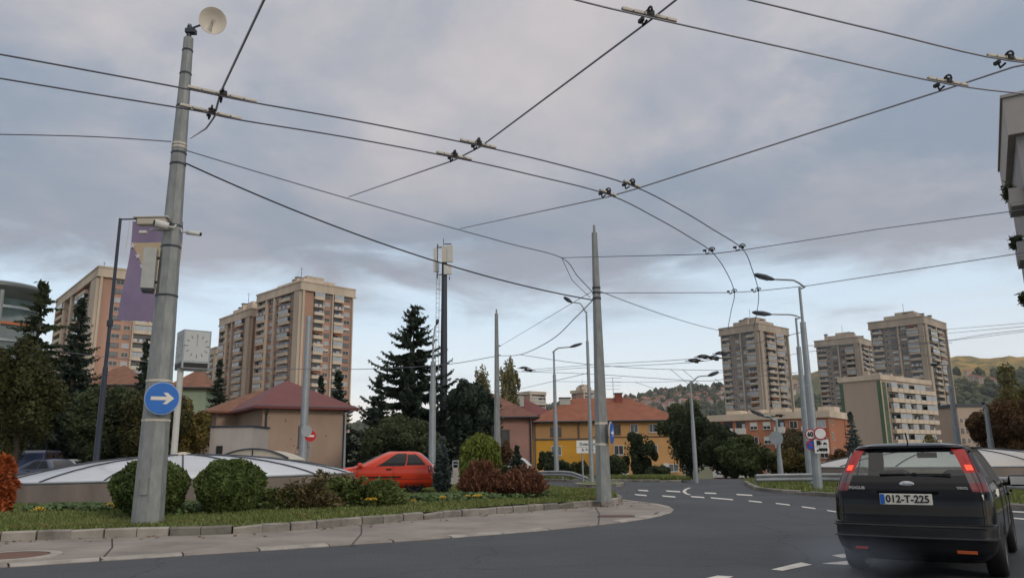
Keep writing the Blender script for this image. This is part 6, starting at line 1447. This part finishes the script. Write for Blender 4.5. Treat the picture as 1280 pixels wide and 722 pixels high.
clear = mix(.30, ramp(Z, [(0.0,(1.2,1.08,1.0)),(.055,(1.2,1.13,1.09)),(.10,(1.02,1.10,1.16)),(.19,(.86,1.02,1.16)),(.5,(.5,.62,.8))]), vmath('MULTIPLY', sky.outputs[0], (.10,.10,.10)))
cloud = mix(ramp(big, [(.35, 0.), (.64, 1.)]), (.30,.36,.45), (.585,.55,.565))
cloud = mix(ramp(med, [(.44, 0.), (.74, .6)]), cloud, (.64,.605,.62))
# lower edge of the deck is darker blue-grey
low = ramp(math_('ADD', Z, math_('MULTIPLY', math_('SUBTRACT', fine, .5), .10)), [(.25, 1.), (.42, 0.)])
cloud = mix(math_('MULTIPLY', low, .62), cloud, (.275,.325,.405))
# brighter overhead, out of the photo, added to raise the ambient light from above
cloud = mix(ramp(Z, [(.56, 0.), (.9, 1.)]), cloud, (1.35,1.30,1.26))
edge_ = math_('ADD', Z, math_('ADD', math_('MULTIPLY', math_('SUBTRACT', fine, .5), .20), math_('MULTIPLY', math_('SUBTRACT', big, .5), .14)))
cov = ramp(edge_, [(.165, 0.), (.265, 1.)])
wisp = math_('MULTIPLY', ramp(noise(vmath('MULTIPLY', D, (1.,1.,9.)), 3.0, 6, .5, .2), [(.48, 0.), (.70, 1.)]), ramp(Z, [(.06, 1.), (.24, .6)]))
clear = mix(math_('MULTIPLY', wisp, .3), clear, (.72,.70,.74))
skyc = mix(cov, clear, cloud)
below = ramp(Z, [(.0, 1.), (.001, 0.)], 'LINEAR')
out = vmath('MULTIPLY', mix(below, skyc, (.12,.12,.11)), (K_,K_,K_)); lk(out, bg.inputs[0])
s = bpy.data.lights.new('sun', 'SUN'); s.energy = 1.0; s.angle = R(14); s.color = (1.,.90,.78)
so = bpy.data.objects.new('sun', s); COL.objects.link(so); sd = Vector((math.sin(SUN_AZ)*math.cos(SUN_EL), math.cos(SUN_AZ)*math.cos(SUN_EL), math.sin(SUN_EL))); so.rotation_euler = sd.to_track_quat('Z', 'Y').to_euler(); so.location = (-20,-20,40)
cam = bpy.data.cameras.new('camera'); co = bpy.data.objects.new('camera', cam); COL.objects.link(co)
co.matrix_world = Matrix.Translation(CAM) @ Matrix((_RR, _UU, -_FW)).transposed().to_4x4()
cam.sensor_width = 36; cam.lens = F/1280*36; cam.clip_start = .05; cam.clip_end = 9000; SC.camera = co
SC.view_settings.view_transform = 'Standard'; SC.view_settings.look = 'None'; SC.view_settings.gamma = 1; SC.view_settings.exposure = 0.0
SC.cycles.max_bounces = 6; SC.cycles.transparent_max_bounces = 12; SC.cycles.caustics_reflective = False; SC.cycles.caustics_refractive = False
HAZE = True
if HAZE:
    hm = bpy.data.materials.new('haze'); hm.use_nodes = True; nt = hm.node_tree; nt.nodes.remove(nt.nodes['Principled BSDF']); pv = nt.nodes.new('ShaderNodeVolumePrincipled')
    pv.inputs['Color'].default_value = (.84,.90,1,1); pv.inputs['Density'].default_value = .00007; pv.inputs['Anisotropy'].default_value = .1
    nt.links.new(pv.outputs[0], nt.nodes['Material Output'].inputs['Volume'])
    o = MB().box((0, 1250, 120), (5600, 2900, 250)).build('haze', hm); tag(o, 'thin pale air between the street and the far hills', 'haze', kind='stuff')
